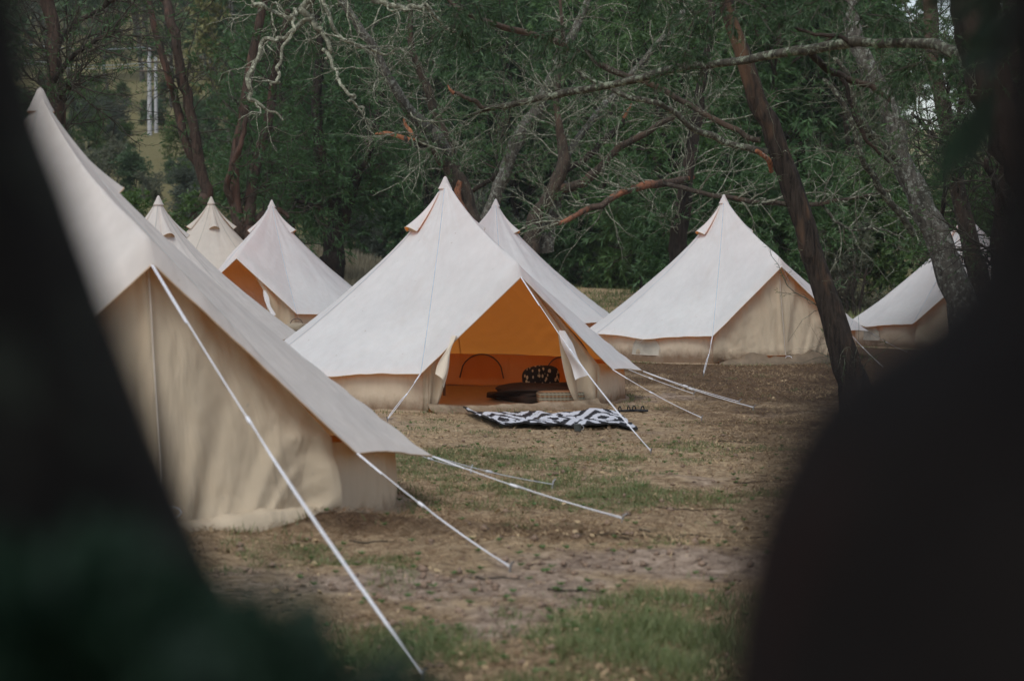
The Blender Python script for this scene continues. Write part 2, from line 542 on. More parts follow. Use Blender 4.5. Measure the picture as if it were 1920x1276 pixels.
def scatter(n, x0, x1, y0, y1, pw=1.0):
    """more per square metre near the front"""
    y = y0 * (y1 / y0) ** rng.random(n)
    half0, half1 = x0, x1
    x = (half0 + (half1 - half0) * rng.random(n)) * y
    return x, y


TENT_POS = []   # (x, y) of tents: nothing grows inside them


def clear(x, y, r=2.5):
    k = np.ones(len(x), bool)
    for tx, ty in TENT_POS: k &= (x - tx) ** 2 + (y - ty) ** 2 > r * r
    return k


TSPEC = {
    'front': dict(p=(-3.33, 15.23), az=28.5, tilt=(-.017, .045), z0=.165),
    'main': dict(p=(-.945, 29.7), az=26.4, tilt=(.006, 0), z0=-.035),
    'right': dict(p=(4.156, 41.5), az=20.5, tilt=(-.016, -.018), z0=-.028),
    'C': dict(p=(-5.62, 50.0), az=-13, tilt=(0, 0), z0=.03),
    'A': dict(p=(-6.44, 38.85), az=209.5, tilt=(.0, .028), z0=-.103),
    'B': dict(p=(-7.12, 50.6), az=196, tilt=(0, 0), z0=.12),
    'D': dict(p=(-.39, 47.3), az=-26, tilt=(.01, 0), z0=0),
    'E': dict(p=(10.32, 48.4), az=-6, tilt=(.0, .02), z0=-.2),
}
TENT_POS = [v['p'] for v in TSPEC.values()]

mbg = MB()
x, y = scatter(520000, -.22, .16, 7.6, 36)
g, d, s = masks(x, y)
k = (rng.random(len(x)) < np.clip(g * 1.5 - .15, 0, .62) * (.45 + .9 * (vnoise(x * 7, y * 5) + .5))) & clear(x, y)
x, y, g = x[k], y[k], g[k]
h = (.016 + .042 * rng.random(len(x)) * (.4 + g)) * (1 + .7 * blob(x, y, .9, 9.6, 1.2, 1.5)) * (1 + 1.3 * np.clip(fbm(x * 4, y * 4, 3), -.5, .6))
mbg.add(*blades(x, y, h, .0022 + .0001 * y, .25 + .55 * rng.random(len(x)), rng.random(len(x))))
# far meadow strip
x, y = scatter(60000, -.24, .26, 52, 110)
g, d, s = masks(x, y); k = (rng.random(len(x)) < g + .1) & clear(x, y, 2.9)
x, y = x[k], y[k]
mbg.add(*blades(x, y, .12 + .2 * rng.random(len(x)), np.full(len(x), .014), .2 + .5 * rng.random(len(x)), rng.random(len(x))))
# rings of longer grass round the tent walls
for nm, v in TSPEC.items():
    n = 1600; a = rng.random(n) * 2 * np.pi; r = 2.6 + .35 * rng.random(n) ** 2
    x = v['p'][0] + r * np.cos(a); y = v['p'][1] + r * np.sin(a)
    q = fbm(x * 2, y * 2) > .05; x, y = x[q], y[q]
    mbg.add(*blades(x, y, .03 + .07 * rng.random(len(x)), np.full(len(x), .005), .3 + .4 * rng.random(len(x)), rng.random(len(x)) * .8))
props(obj('grass', mbg, m_grass, smooth=False), 'short green grass growing in patches between the tents', 'grass', kind='stuff')

mbs = MB()
x, y = scatter(330000, -.22, .17, 8, 40)
g, d, s = masks(x, y)
k = (rng.random(len(x)) < np.clip(.30 + s * .8 - d * .8 - .15 * g, .02, 1)) & clear(x, y)
x, y, s = x[k], y[k], s[k]
n = len(x)
mbs.add(*blades(x, y, .03 + .07 * rng.random(n) ** 2, .0018 + .00011 * y, .86 + .13 * rng.random(n), np.clip(rng.random(n) ** 1.4 - .3 * s - .15 + .9 * fbm(x * .9 + 5, y * .6, 3), 0, 1),
                z=ground(x, y) + .004 + .02 * rng.random(n)))
props(obj('dry_straw', mbs, m_straw, smooth=False), 'dead straw and dry stalks lying over the bare soil', 'straw', kind='stuff')

mbl = MB()
x, y = scatter(40000, -.2, .17, 8.5, 34)
g, d, s = masks(x, y); k = (rng.random(len(x)) < .35 + .5 * s - .4 * d) & (fbm(x * 2.2, y * 1.6) > .04) & clear(x, y)
x, y = x[k], y[k]; n = len(x)
c0 = np.stack([x, y, ground(x, y) + .006 + .012 * rng.random(n)], -1)
a = rng.random(n) * 6.28; L = (.008 + .022 * rng.random(n) ** 2)[:, None]
e1 = np.stack([np.cos(a), np.sin(a), rng.normal(size=n) * .35], -1) * L
e2 = np.stack([-np.sin(a), np.cos(a), rng.normal(size=n) * .5], -1) * L * (.3 + .5 * rng.random((n, 1)))
tn = np.repeat(np.clip(rng.random((n, 1)) ** 1.5, 0, 1) * np.ones((1, 3)), 4, 0)
mbl.add(np.stack([c0 - e1, c0 - e2 * .8 + [0, 0, .004], c0 + e1, c0 + e2], 1).reshape(-1, 3), np.arange(4 * n).reshape(n, 4), tn)
props(obj('leaf_litter', mbl, m_straw, smooth=False), 'curled dead leaves and bark flakes littering the soil', 'leaf litter', kind='stuff')

mbc = MB()
x, y = scatter(9000, -.16, .15, 8.8, 24)
g, d, s = masks(x, y); k = (rng.random(len(x)) < .12 + .9 * d + .5 * s) & clear(x, y, 2.7)
x, y = x[k], y[k]; n = len(x)
oc = np.array([(1, 0, 0), (0, 1, 0), (-1, 0, 0), (0, -1, 0), (0, 0, .8), (0, 0, -.6)])
sz = (.005 + .026 * rng.random(n) ** 5)[:, None, None]
V_ = oc[None] * sz * (.6 + .8 * rng.random((n, 6, 1))) + rng.normal(size=(n, 6, 3)) * sz * .15
V_ += np.stack([x, y, ground(x, y) + sz[:, 0, 0] * .25], -1)[:, None]
fo_ = np.array([(0, 1, 4), (1, 2, 4), (2, 3, 4), (3, 0, 4), (1, 0, 5), (2, 1, 5), (3, 2, 5), (0, 3, 5)])
mbc.add(V_.reshape(-1, 3), (np.arange(n)[:, None, None] * 6 + fo_[None]).reshape(-1, 3))
props(obj('soil_clods', mbc, m_ground_clod, smooth=False), 'loose crumbly clods of soil on the bare earth', 'soil', kind='stuff')

mbd = MB()
n = 60000
y = 62 + 33 * rng.random(n); x = (-.13 + .12 * rng.random(n)) * y
k = fbm(x * .25, y * .12) > -.05; x, y = x[k], y[k]
mbd.add(*blades(x, y, .3 + .5 * rng.random(len(x)), np.full(len(x), .02), .15 + .4 * rng.random(len(x)), rng.random(len(x))))
props(obj('dry_grass', mbd, m_drygrass, smooth=False), 'tall dry pale grass on the slope behind the tents', 'dry grass', kind='stuff')

# clover heads and small leafy weeds
mbw = MB()
n = 380
x, y = scatter(n, -.1, .13, 9, 26)
for q in range(9):
    a = q * 2.4; L = .018 + .02 * rng.random(n)
    b = np.stack([x, y, ground(x, y) + .012], -1)
    t = b + np.stack([np.cos(a + x * 9) * L, np.sin(a + x * 9) * L, .012 + .012 * rng.random(n)], -1)
    sd = np.stack([-np.sin(a + x * 9), np.cos(a + x * 9), np.zeros(n)], -1) * .008
    V = np.stack([b, (b + t) / 2 + sd, t, (b + t) / 2 - sd], 1).reshape(-1, 3)
    tn = np.repeat(.3 + .6 * rng.random((n, 1)) * np.ones((1, 3)), 4, 0)
    mbw.add(V, np.arange(4 * n).reshape(n, 4), tn)
props(obj('weeds', mbw, m_leaf_fresh, smooth=False), 'small leafy weeds dotted over the trodden soil', 'weeds', kind='stuff')

# ------------------------------------------------------------------ bell tents
HALF = 31.0
CORN = [31 + 29.8 * i for i in range(11)]


def corner_rz(i):
    r, z = 2.72, .42
    if i == 0 or i == 10: r, z = 2.70, .45
    if i == 1: r, z = 2.76, .35
    if i == 2: r, z = 2.76, .36
    if i == 9: r, z = 2.66, .37
    return r, z


def pol(r, a):
    a = np.radians(a)
    return np.stack([r * np.sin(a), -r * np.cos(a)], -1)


def g_prof(p, k=.125):
    return 1 - p - k * (1 - np.exp(-p / .10)) * (1 - p ** 2.5)


SAG = {0: .06, 10: .07, 1: .085, 9: .115, 2: .11}


def tent(key, label, roofmat, ropes, door='closed', detail=1.0, seed=1, curlside=True):
    S = TSPEC[key]; r_ = np.random.default_rng(seed)
    az = math.radians(S['az']); tx, ty = S['tilt']
    root = empty('bell_tent', (S['p'][0], S['p'][1], S['z0']), az)
    props(root, label, 'tent', 'bell tents pitched on the camp ground')
    ca, sa = math.cos(az), math.sin(az)

    def W(P):
        """tent space -> world, with the small lean of the pitch"""
        P = np.asarray(P, float)
        x = P[..., 0] * ca - P[..., 1] * sa; y = P[..., 0] * sa + P[..., 1] * ca; z = P[..., 2]
        return np.stack([S['p'][0] + x + tx * z, S['p'][1] + y + ty * z, S['z0'] + z - tx * x - ty * y], -1)

    def G(P):
        w = W(P); return w, ground(w[..., 0], w[..., 1])

    # --- roof
    nt_ = int(44 * detail); t = np.linspace(0, 1, nt_) ** 1.15

    def corner_curve(i):
        r, z = corner_rz(i); c = pol(r, CORN[i])
        p = .012 + .988 * t
        return np.stack([c[0] * p, c[1] * p, z + (3.0 - z) * g_prof(p, SAG.get(i, .125))], -1)

    def ridge():
        tt = np.clip(t / .9, 0, 1)
        p = .012 + .988 * tt
        r = 2.25 * p
        z = 3.0 - 1.12 * p - .11 * np.sin(np.pi * p ** .75)
        u = np.clip((t - .9) / .1, 0, 1)
        r = r + .12 * u ** .8; z = z - .20 * u ** 1.15
        return np.stack([np.zeros_like(r), -r, z], -1)
    cc = [corner_curve(i) for i in range(11)]; rd = ridge()
    colsP = []; az_list = []
    nd = int(20 * detail); ns = int(12 * detail)
    for j in range(nd):                       # right half of door sector, from ridge to corner 0
        w = j / nd; ws = w
        colsP.append((1 - ws) * rd + ws * cc[0])
    for i in range(10):
        for j in range(ns):
            w = j / ns
            P = (1 - w) * cc[i] + w * cc[i + 1]
            sc = np.sin(np.pi * w)
            P = P.copy()
            P[:, 2] += .018 * sc * t ** 6
            P[:, :2] *= (1 - .012 * sc * t ** 6)[:, None]
            P[:, :2] *= (1 + .012 * sc * np.sin(np.pi * t))[:, None]
            colsP.append(P)
    for j in range(nd):
        w = j / nd
        colsP.append((1 - w) * cc[10] + w * rd)
    P = np.stack(colsP, 1)                    # (t, az, 3)
    nn = P.shape[1]
    # wrinkles: outward displacement
    ang = np.arctan2(P[..., 0], -P[..., 1]); T2 = np.repeat(t[:, None], nn, 1)
    ox = np.stack([np.sin(ang), -np.cos(ang), np.full_like(ang, .9)], -1)
    wr = .020 * fbm(ang * 5 + seed * 3, T2 * 1.6 + seed, 4) + .012 * fbm(ang * 22 + T2 * 9 + seed, T2 * 2.0, 3) * T2
    sag = np.zeros_like(ang)
    for cdeg in (-58, 66, 95):
        da = ang - math.radians(cdeg)
        fan = np.exp(-((da - .2) / .42) ** 2) * sstep(.55, .95, T2)
        sag += fan * .03 * (np.abs(np.sin((da * 3.0 - (1 - T2) * 7.0 * (1 if cdeg < 0 else -1)) * 5.5 + 3 * fbm(ang * 3, T2 * 3, 2))) - .5)
    fade = np.sin(np.pi * np.clip(T2, .02, 1) ** 1.0) * .6 + .4
    P = P + ox * ((wr + sag * 1.0) * fade * sstep(0, .08, T2))[..., None]
    edge = P[-1].copy()
    mb = MB(); mb.grid(W(P), close=True)
    mb.f4 = [f[:, ::-1] for f in mb.f4]
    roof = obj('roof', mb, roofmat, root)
    # apex cap
    mb = MB(); a = np.linspace(0, 2 * np.pi, 13)[:-1]
    rings = []
    for r, z in ((.004, 3.035), (.022, 3.02), (.042, 2.975), (.078, 2.90), (.10, 2.86)):
        rings.append(np.stack([r * np.sin(a), -r * np.cos(a), np.full_like(a, z)], -1))
    mb.grid(W(np.stack(rings)), close=True); mb.f4 = [f[:, ::-1] for f in mb.f4]
    obj('apex_cap', mb, roofmat, root)
    # hem along the eave
    mb = MB()
    e2 = W(edge); mb.tubes(np.concatenate([e2, e2[:1]])[None], np.full((1, nn + 1), .006), 5)
    obj('eave_hem', mb, m_hem, root)
    # seams
    mb = MB()
    starts = [nd + i * ns for i in range(10)] + [nd + 10 * ns]
    for si in starts[::2]:
        c = P[:, si % nn]
        o_ = ox[:, si % nn]
        q = W(c + o_ * .003)[1:]
        tdir = np.gradient(q, axis=0); sd = np.cross(tdir, (q - W(c - o_ * .05)[1:])); sd /= np.linalg.norm(sd, axis=1, keepdims=True) + 1e-9
        wd = .007
        mb.grid(np.stack([q - sd * wd, q + sd * wd], 1))
    obj('roof_seam', mb, m_seam_r[roofmat.name], root)

    # --- wall: follows the ground
    A = np.linspace(HALF - 1.6, 360 - HALF + 1.6, int(150 * detail)); hv = np.linspace(0, 1, 9)
    rr = np.empty_like(A)
    for q, aa in enumerate(A):
        i = min(9, max(0, int((aa - HALF) / 29.8))); w = (aa - CORN[i]) / 29.8
        c = (1 - w) * pol(2.5, CORN[i]) + w * pol(2.5, CORN[i + 1]); rr[q] = (.3 * np.hypot(*c) + .7 * 2.49) - .035 * math.exp(-(min(abs(aa - HALF), abs(aa - 360 + HALF)) / 2.0) ** 2)
    base = np.concatenate([pol(rr[:, None], A[:, None]).reshape(-1, 2)], -1)
    base3 = np.concatenate([base, np.zeros((len(A), 1))], -1)
    wb, gb = G(base3)
    WP = []
    zt = .44 + .08 * np.exp(-(np.minimum(A - HALF, 360 - HALF - A) / 11.0) ** 2)
    for h in hv:
        bul = .05 * math.sin(math.pi * h) + .03 * (1 - h)
        wob = bul * .4 + .045 * fbm(A / 7 + seed, np.full_like(A, h * 1.3), 3) * (1 - h * .6)
        q = base3.copy(); q[:, :2] *= (1 + wob / 2.5)[:, None]; q[:, 2] = zt
        top = W(q); bot = top.copy(); bot[:, 2] = ground(top[:, 0], top[:, 1]) - .015
        WP.append(bot * (1 - h) + top * h)
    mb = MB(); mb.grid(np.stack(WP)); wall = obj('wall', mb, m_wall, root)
    # mud skirt
    mb = MB()
    sk = []
    for rr_, dz in ((1.0, .03), (1.02, .012), (1.05, .004)):
        q = base3.copy(); q[:, :2] *= (rr_ + .012 * fbm(A / 6, A * 0 + rr_ * 9, 3))[:, None]; w_ = W(q); w_[:, 2] = ground(w_[:, 0], w_[:, 1]) + dz
        sk.append(w_)
    mb.grid(np.stack(sk)); mb.f4 = [f[:, ::-1] for f in mb.f4]
    obj('mud_skirt', mb, m_sheet, root)
    # half-moon windows in the wall
    for wdeg in ((-62, 110, 140, -110) if key != 'main' else (-82, 110, 142, -118)):
        mb = MB(); U = np.linspace(-1, 1, 17); ring = []
        for kk in range(6):
            f_ = kk / 5
            aa = wdeg + U * 8.0 * 1.0
            hh = .08 + .36 * f_ * np.sqrt(np.maximum(0, 1 - U ** 2))
            rad = np.interp(aa % 360, A, rr) + .022 + .02
            q = np.concatenate([pol(rad, aa), np.zeros((len(U), 1))], -1)
            q[:, 2] = hh; ring.append(W(q))
        mb.grid(np.stack(ring)); win = obj('wall_window', mb, m_net, root)
        mb = MB(); q = np.concatenate([ring[-1], ring[0][::-1], ring[-1][:1]])
        mb.tubes(q[None], np.full((1, len(q)), .006), 5); obj('window_zip', mb, m_seam, win)
        mb = MB(); mb.tubes(W(np.concatenate([pol(np.interp((wdeg + U * 8) % 360, A, rr) - .03, wdeg + U * 8), (.08 + .36 * np.sqrt(np.maximum(0, 1 - U ** 2)))[:, None]], -1))[None], np.full((1, 17), .011), 5)
        obj('window_zip', mb, m_pole, win)
    # --- floor
    mb = MB(); a = np.radians(np.linspace(0, 360, 49)[:-1]); rings = []
    for f_ in (0.02, .35, .7, 1.0):
        ex = np.where(np.abs((np.degrees(a) + 180) % 360 - 180) < HALF, .93, 1.0)
        q = np.stack([2.44 * f_ * ex * np.sin(a), -2.44 * f_ * ex * np.cos(a), np.zeros_like(a)], -1); w_ = W(q); w_[:, 2] = ground(w_[:, 0], w_[:, 1]) + .025; rings.append(w_)
    mb.grid(np.stack(rings), close=True); mb.f4 = [f[:, ::-1] for f in mb.f4]
    obj('groundsheet', mb, m_sheet, root)
    # --- poles
    mb = MB(); c0, g0 = G(np.array([[.0, 0, 0]])); c0[0, 2] = g0[0]
    mb.tubes(np.stack([c0[0], W(np.array([0, 0, 2.97]))])[None], np.full((1, 2), .019), 10); obj('centre_pole', mb, m_pole, root)
    for sg in (-1, 1):
        mb = MB(); b_ = np.concatenate([pol(2.42, sg * 30), [0]]); b_, gg = G(b_); b_[2] = gg
        mb.tubes(resample(np.stack([b_, W(np.array([sg * 1.14, -2.12, .62])), W(np.array([sg * .72, -2.12, 1.10])), W(np.array([sg * .02, -2.17, 1.84]))]), 14)[None], np.full((1, 14), .014), 8); obj('frame_pole', mb, m_pole, root)

    # --- vents
    for vd in (-90, 90, 180):
        mb = MB(); U = np.linspace(-1, 1, 15); V = np.linspace(0, 1, 12); g2 = []
        for v in V:
            r = .10 + .40 * v; pr = np.clip(r / 2.7, 0, 1); z = .45 + 2.55 * g_prof(pr)
            hw = (.02 + .15 * v) * (.72 if key in 'ABCD' else 1); bul = (1 - np.abs(U) ** 2.2) * (.01 + .14 * v ** 1.5)
            n_ = np.array([.62, .78])
            rr2 = r + bul * n_[0] + .003; zz = z + bul * n_[1] * .55 + .001
            xx = U * hw
            a_ = math.radians(vd)
            g2.append(np.stack([rr2 * math.sin(a_) + xx * math.cos(a_), -rr2 * math.cos(a_) + xx * math.sin(a_), zz], -1))
        g2 = np.stack(g2)
        mb.grid(W(g2)); mb.f4 = [f[:, ::-1] for f in mb.f4]; hood = obj('vent_hood', mb, roofmat, root)
        lip = g2[-1]; inn = g2[-2] * .9 + .1 * g2[-3]
        basel = lip.copy(); basel[:, 2] = lip[0, 2]; m_ = (np.abs(U) ** 2)[:, None]
        flat = lip[0][None] * ((1 - U) / 2)[:, None] + lip[-1][None] * ((1 + U) / 2)[:, None]
        mb = MB(); mb.grid(W(np.stack([inn, (inn + flat) / 2 + (0, 0, .0), flat]))); obj('vent_mesh', mb, m_hem, hood)
        mb = MB(); mb.tubes(W(lip)[None], np.full((1, 15), .005), 5); obj('vent_seam', mb, m_hem, hood)

    # --- door
    tip = np.array([0, -2.36, 1.72]); lt = np.array([0, -2.19, 1.80])

    def base_pt(a):                            # foot line of the door
        q = np.concatenate([pol(2.5 / 1.0 * (math.cos(math.radians(HALF)) / math.cos(math.radians(a)) * .3 + .7), a), [0]])
        return q

    if door == 'closed':
        nu, nv = int(64 * detail), int(56 * detail)
        U = np.linspace(-1, 1, nu); Vv = np.linspace(0, 1, nv)
        g2 = np.zeros((nv, nu, 3))
        for a_i, u in enumerate(U):
            b_ = base_pt(u * HALF)
            cr = np.concatenate([pol(2.5, math.copysign(HALF, u)), [.55]])
            au = abs(u)
            # top of this column: along A-frame line from lt to corner post top
            s_top = au
            top = lt * (1 - s_top) + cr * s_top
            top = top + np.array([0, 0, .03 * math.sin(math.pi * s_top)])
            for b_i, v in enumerate(Vv):
                g2[b_i, a_i] = b_ * (1 - v) + top * v
        UU, VV = np.meshgrid(U, Vv)
        # folds fan from the frame to the foot
        ph = UU * 7.5 * (1.25 - .55 * VV) + np.sign(UU) * (1 - VV) * 1.3
        fo = .12 * (vnoise(ph * 1.25 + seed * 5, VV * .8 + 3)) * (1 - VV) ** .55 * (VV + .12) ** .3
        fo += .025 * vnoise(ph * 3.1 + seed, VV * 1.1) * (1 - VV) ** .8
        fo += .018 * fbm(UU * 9, VV * 6, 3)
        fo *= sstep(0, .08, 1 - np.abs(UU)) * .9 + .1
        fo += .05 * (1 - VV) * (1 - UU ** 2)
        nrm = np.array([0, -1, .12]); g2 = g2 + fo[..., None] * nrm
        # central zip placket
        pl = np.exp(-(np.abs(UU) / .03) ** 4) * .03 * sstep(.0, .06, 1 - VV); g2 = g2 + pl[..., None] * nrm
        eb = (sstep(.80, 1.0, np.abs(UU)) * (VV < .95))[..., None]
        hh = np.clip(VV * .55 / .45, 0, 1)
        wr_ = 2.49 + .02 + .05 * np.sin(np.pi * hh) + .03 * (1 - hh)
        wa = UU * HALF; wz = g2[..., 2]
        wp = np.stack([wr_ * np.sin(np.radians(wa)), -wr_ * np.cos(np.radians(wa)), wz], -1)
        eb = eb * (wz < .56)[..., None] * sstep(.60, .30, wz * 1.0)[..., None] if False else eb * np.clip((.58 - wz) / .2, 0, 1)[..., None]
        g2 = g2 * (1 - eb) + wp * eb
        w2, gg = G(g2)
        bw = (1 - VV) ** 3
        w2[..., 2] = w2[..., 2] * (1 - bw) + bw * (gg + .035 + (.13 * (1 - UU ** 2) if key == 'right' else 0) + .03 * np.maximum(0, fbm(UU * 4 + seed, VV * 0, 2)) + VV * .02)
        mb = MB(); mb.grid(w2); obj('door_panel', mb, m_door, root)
        zl = w2[2:-1, nu // 2] + (W(np.array([0, -.03, 0])) - W(np.array([0, 0, 0])))
        mb = MB(); mb.tubes(zl[None], np.full((1, len(zl)), .006), 5); obj('door_zip', mb, m_seam, root)
        # rolled bottom flap of groundsheet
        mb = MB(); UF = np.linspace(-1, 1, 60)
        rows = []
        for kq, (dy, dz) in enumerate((((.0, .055), (.05, .09), (.11, .065), (.15, .02), (.16, -.02)) if key != 'right' else ((-.06, .20), (.02, .17), (.10, .12), (.17, .03), (.19, -.02)))):
            b_ = np.array([base_pt(u * HALF * .97) for u in UF]); b_[:, 1] -= (dy + .02) * (1 - np.abs(UF) ** 6) + .03 * fbm(UF * 3 + seed, UF * 0 + kq, 2) + .05 * (1 - UF ** 2)
            w_, gg = G(b_); w_[:, 2] = gg - .01 + (dz + .01) * (1 + .9 * fbm(UF * 4 + seed * 2, UF * 0 + kq * .4, 3)) * (1 - np.abs(UF) ** 5); rows.append(w_)
        mb.grid(np.stack(rows)); mb.f4 = [f[:, ::-1] for f in mb.f4]; obj('door_threshold', mb, m_thr if key == 'right' else m_door, root)
        mb = MB()                                # door toggle loop
        bp = W(base_pt(1.0)); bp[2] = ground(bp[0], bp[1]) + .12
        aa = np.linspace(0, 6.28, 10); o_ = W(np.array([0, -.12, 0])) - W(np.array([0, 0, 0]))
        lp = bp + o_ * 1.2 + np.stack([.06 * np.cos(aa), 0 * aa, .035 * np.sin(aa)], -1)
        mb.tubes(lp[None], np.full((1, 10), .006), 5); obj('toggle_loop', mb, m_rope, root)
    else:
        # threshold lip
        mb = MB(); UF = np.linspace(-1, 1, 50); rows = []
        for kq, (dy, dz) in enumerate(((.0, .015), (.01, .10), (.05, .085), (.10, .045), (.22, .02), (.34, .003))):
            b_ = np.array([base_pt(u * HALF * .96) for u in UF]); b_[:, 1] -= dy + .02 * fbm(UF * 3, UF * 0 + kq, 2)
            w_, gg = G(b_); w_[:, 2] = gg + dz * (1 + .35 * fbm(UF * 3 + seed, UF * 0 + kq * .3, 3)); rows.append(w_)
        mb.grid(np.stack(rows)); mb.f4 = [f[:, ::-1] for f in mb.f4]
        obj('door_threshold', mb, m_door, root)
        for sg in (-1, 1):
            # held-back door flap: outer edge = frame line then corner post, inner edge hangs free
            cr = np.concatenate([pol(2.5, sg * HALF), [.55]])
            nv, nu = int(50 * detail), 22
            g2 = np.zeros((nv, nu, 3)); foot_in = base_pt(sg * (22.5 if sg > 0 else 28)); foot_out = base_pt(sg * HALF)
            for b_i, v in enumerate(np.linspace(0, 1, nv)):           # v: 1 = top
                if v > .42: O = cr + (lt - cr) * ((v - .42) / .58)
                else: O = foot_out + (cr - foot_out) * (v / .42)
                kn = np.array([sg * .95, -2.22, .90]) if sg < 0 else np.array([sg * .61, -2.24, .98])
                if v > .52: I = kn + (lt - kn) * ((v - .52) / .48) ** .9
                else: I = foot_in + (kn - foot_in) * (v / .52)
                I = I + np.array([-sg * .05 * math.sin(math.pi * min(1, v / .52)), 0, 0])
                for a_i in range(nu):
                    w = a_i / (nu - 1); q = O * (1 - w) + I * w
                    fold = .05 * math.sin(w * 9 + v * 3 + seed) * math.sin(math.pi * w) + .05 * float(vnoise(np.array(w * 5 + 9 * sg), np.array(v * 2.0)))
                    q = q + np.array([0, -1, 0]) * fold * (1 - v * .7)
                    g2[b_i, a_i] = q
            w2, gg = G(g2); vv = np.linspace(0, 1, nv)[:, None]
            bw = (1 - vv) ** 4; w2[..., 2] = w2[..., 2] * (1 - bw) + bw * (gg + .02)
            mb = MB(); mb.grid(w2)
            if sg > 0: mb.f4 = [f[:, ::-1] for f in mb.f4]
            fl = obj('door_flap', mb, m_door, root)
            if sg > 0: pass
            # folded-back inner sheet, its paleness is light put into the colour
            if sg > 0: p0, p1, p2, p3 = (np.array(q) for q in ((.66, -2.31, .97), (.93, -2.47, .44), (.79, -2.40, .33), (.59, -2.29, .98)))
            else: p0, p1, p2, p3 = (np.array(q) for q in ((-.97, -2.32, .93), (-1.27, -2.50, .46), (-1.12, -2.44, .28), (-.90, -2.29, .94)))
            A1 = np.linspace(0, 1, 24)[:, None]; gr = []
            for w in np.linspace(0, 1, 12):
                e0 = p0 + (p1 - p0) * A1; e1 = p3 + (p2 - p3) * A1
                q = e0 * (1 - w) + e1 * w
                q[:, 1] -= .06 * math.sin(w * math.pi) + .035 * np.sin(A1[:, 0] * 5 + w * 8) * A1[:, 0]
                q[:, 0] += .02 * np.sin(A1[:, 0] * 7 + w * 3)
                gr.append(q)
            mb = MB(); mb.grid(W(np.stack(gr, 1))); obj('flap_lining', mb, m_door_light, fl)

    # --- guy ropes
    def P_at(spec):
        if spec == 'tip': return W(rd[-1] + np.array([0, -.01, -.005]))
        i = spec; r, z = corner_rz(i); return W(np.concatenate([pol(r + .01, CORN[i]), [z]]))
    for spec, peg, dbl in ropes:
        a0 = P_at(spec)
        if peg is None:
            i = spec; q = W(np.concatenate([pol(4.1 + .3 * r_.random(), CORN[i] + r_.normal() * 2), [0]])); q[2] = ground(q[0], q[1])
        else: q = gpx(*peg)
        q = q + np.array([0, 0, .03])
        L = np.linalg.norm(q - a0); n_ = 12; tt = np.linspace(0, 1, n_)[:, None]
        line = a0 + (q - a0) * tt + np.array([0, 0, -1]) * (.011 * L * np.sin(np.pi * tt))
        mb = MB(); mb.tubes(line[None], np.full((1, n_), .0038), 6)
        sl = .45
        if dbl:
            k2 = tt[:, 0] >= sl; l2 = line[k2].copy(); d_ = (q - a0) / L; sdv = np.cross(d_, [0, 0, 1]); sdv /= np.linalg.norm(sdv)
            m2 = np.sin(np.pi * np.linspace(0, 1, len(l2))) ** .4
            l2 = l2 + sdv * (.016 * m2)[:, None] + np.array([0, 0, .008])
            mb.tubes(l2[None], np.full((1, len(l2)), .0038), 6)
            # top loop pair
            k3 = tt[:, 0] <= sl * .5; l3 = line[k3] + sdv * .010
            mb.tubes(l3[None], np.full((1, len(l3)), .004), 6)
        rp = obj('guy_rope', mb, m_rope, root)
        mb = MB(); c = a0 + (q - a0) * sl - np.array([0, 0, .011 * L * math.sin(math.pi * sl)]); d_ = (q - a0) / L
        mb.tubes(np.stack([c - d_ * .035, c + d_ * .035])[None], np.array([[.010, .010]]), 8)
        for e_ in (-1, 1): mb.tubes(np.stack([c + d_ * .035 * e_, c + d_ * .040 * e_])[None], np.array([[.010, .002]]), 8)
        obj('rope_slider', mb, m_rope, rp)
        mb = MB(); dv = (q - a0); dv[2] = 0; dv /= np.linalg.norm(dv)
        pt_ = q + dv * .02
        mb.tubes(np.stack([pt_ + dv * .03 + [0, 0, .035], pt_ + [0, 0, .02], pt_ - dv * .02 + [0, 0, -.04], pt_ - dv * .06 + [0, 0, -.16]])[None], np.array([[.006, .007, .007, .004]]), 6)
        obj('tent_peg', mb, m_metal, root)
    return root, W


def seam_mat(c):
    return simple('seam_' + str(c[0])[:4], tuple(x * .60 for x in c), .9)


m_seam_r = {m_roof_w.name: seam_mat((.70, .73, .77)), m_roof_c.name: seam_mat((.74, .695, .63)), m_roof_b.name: seam_mat((.66, .59, .49))}

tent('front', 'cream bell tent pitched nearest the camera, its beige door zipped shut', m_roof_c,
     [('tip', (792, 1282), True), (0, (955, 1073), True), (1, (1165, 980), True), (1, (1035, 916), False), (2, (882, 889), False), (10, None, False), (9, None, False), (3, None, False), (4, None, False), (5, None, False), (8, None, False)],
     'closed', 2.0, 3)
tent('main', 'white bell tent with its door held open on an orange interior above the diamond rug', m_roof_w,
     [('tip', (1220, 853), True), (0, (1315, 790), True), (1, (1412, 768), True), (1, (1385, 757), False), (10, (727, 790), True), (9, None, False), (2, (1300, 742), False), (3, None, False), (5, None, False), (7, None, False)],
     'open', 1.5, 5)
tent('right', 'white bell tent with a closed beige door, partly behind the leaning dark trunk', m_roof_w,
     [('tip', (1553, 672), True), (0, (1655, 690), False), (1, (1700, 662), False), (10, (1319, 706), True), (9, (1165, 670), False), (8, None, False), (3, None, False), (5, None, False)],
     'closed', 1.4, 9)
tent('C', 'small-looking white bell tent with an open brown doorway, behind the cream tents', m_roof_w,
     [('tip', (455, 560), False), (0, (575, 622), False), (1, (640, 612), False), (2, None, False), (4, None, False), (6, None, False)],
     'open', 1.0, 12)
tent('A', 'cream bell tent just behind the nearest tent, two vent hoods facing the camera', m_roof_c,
     [(2, None, False), (3, None, False), (4, None, False), (6, None, False), (7, None, False), (8, None, False)], 'closed', 1.0, 15)
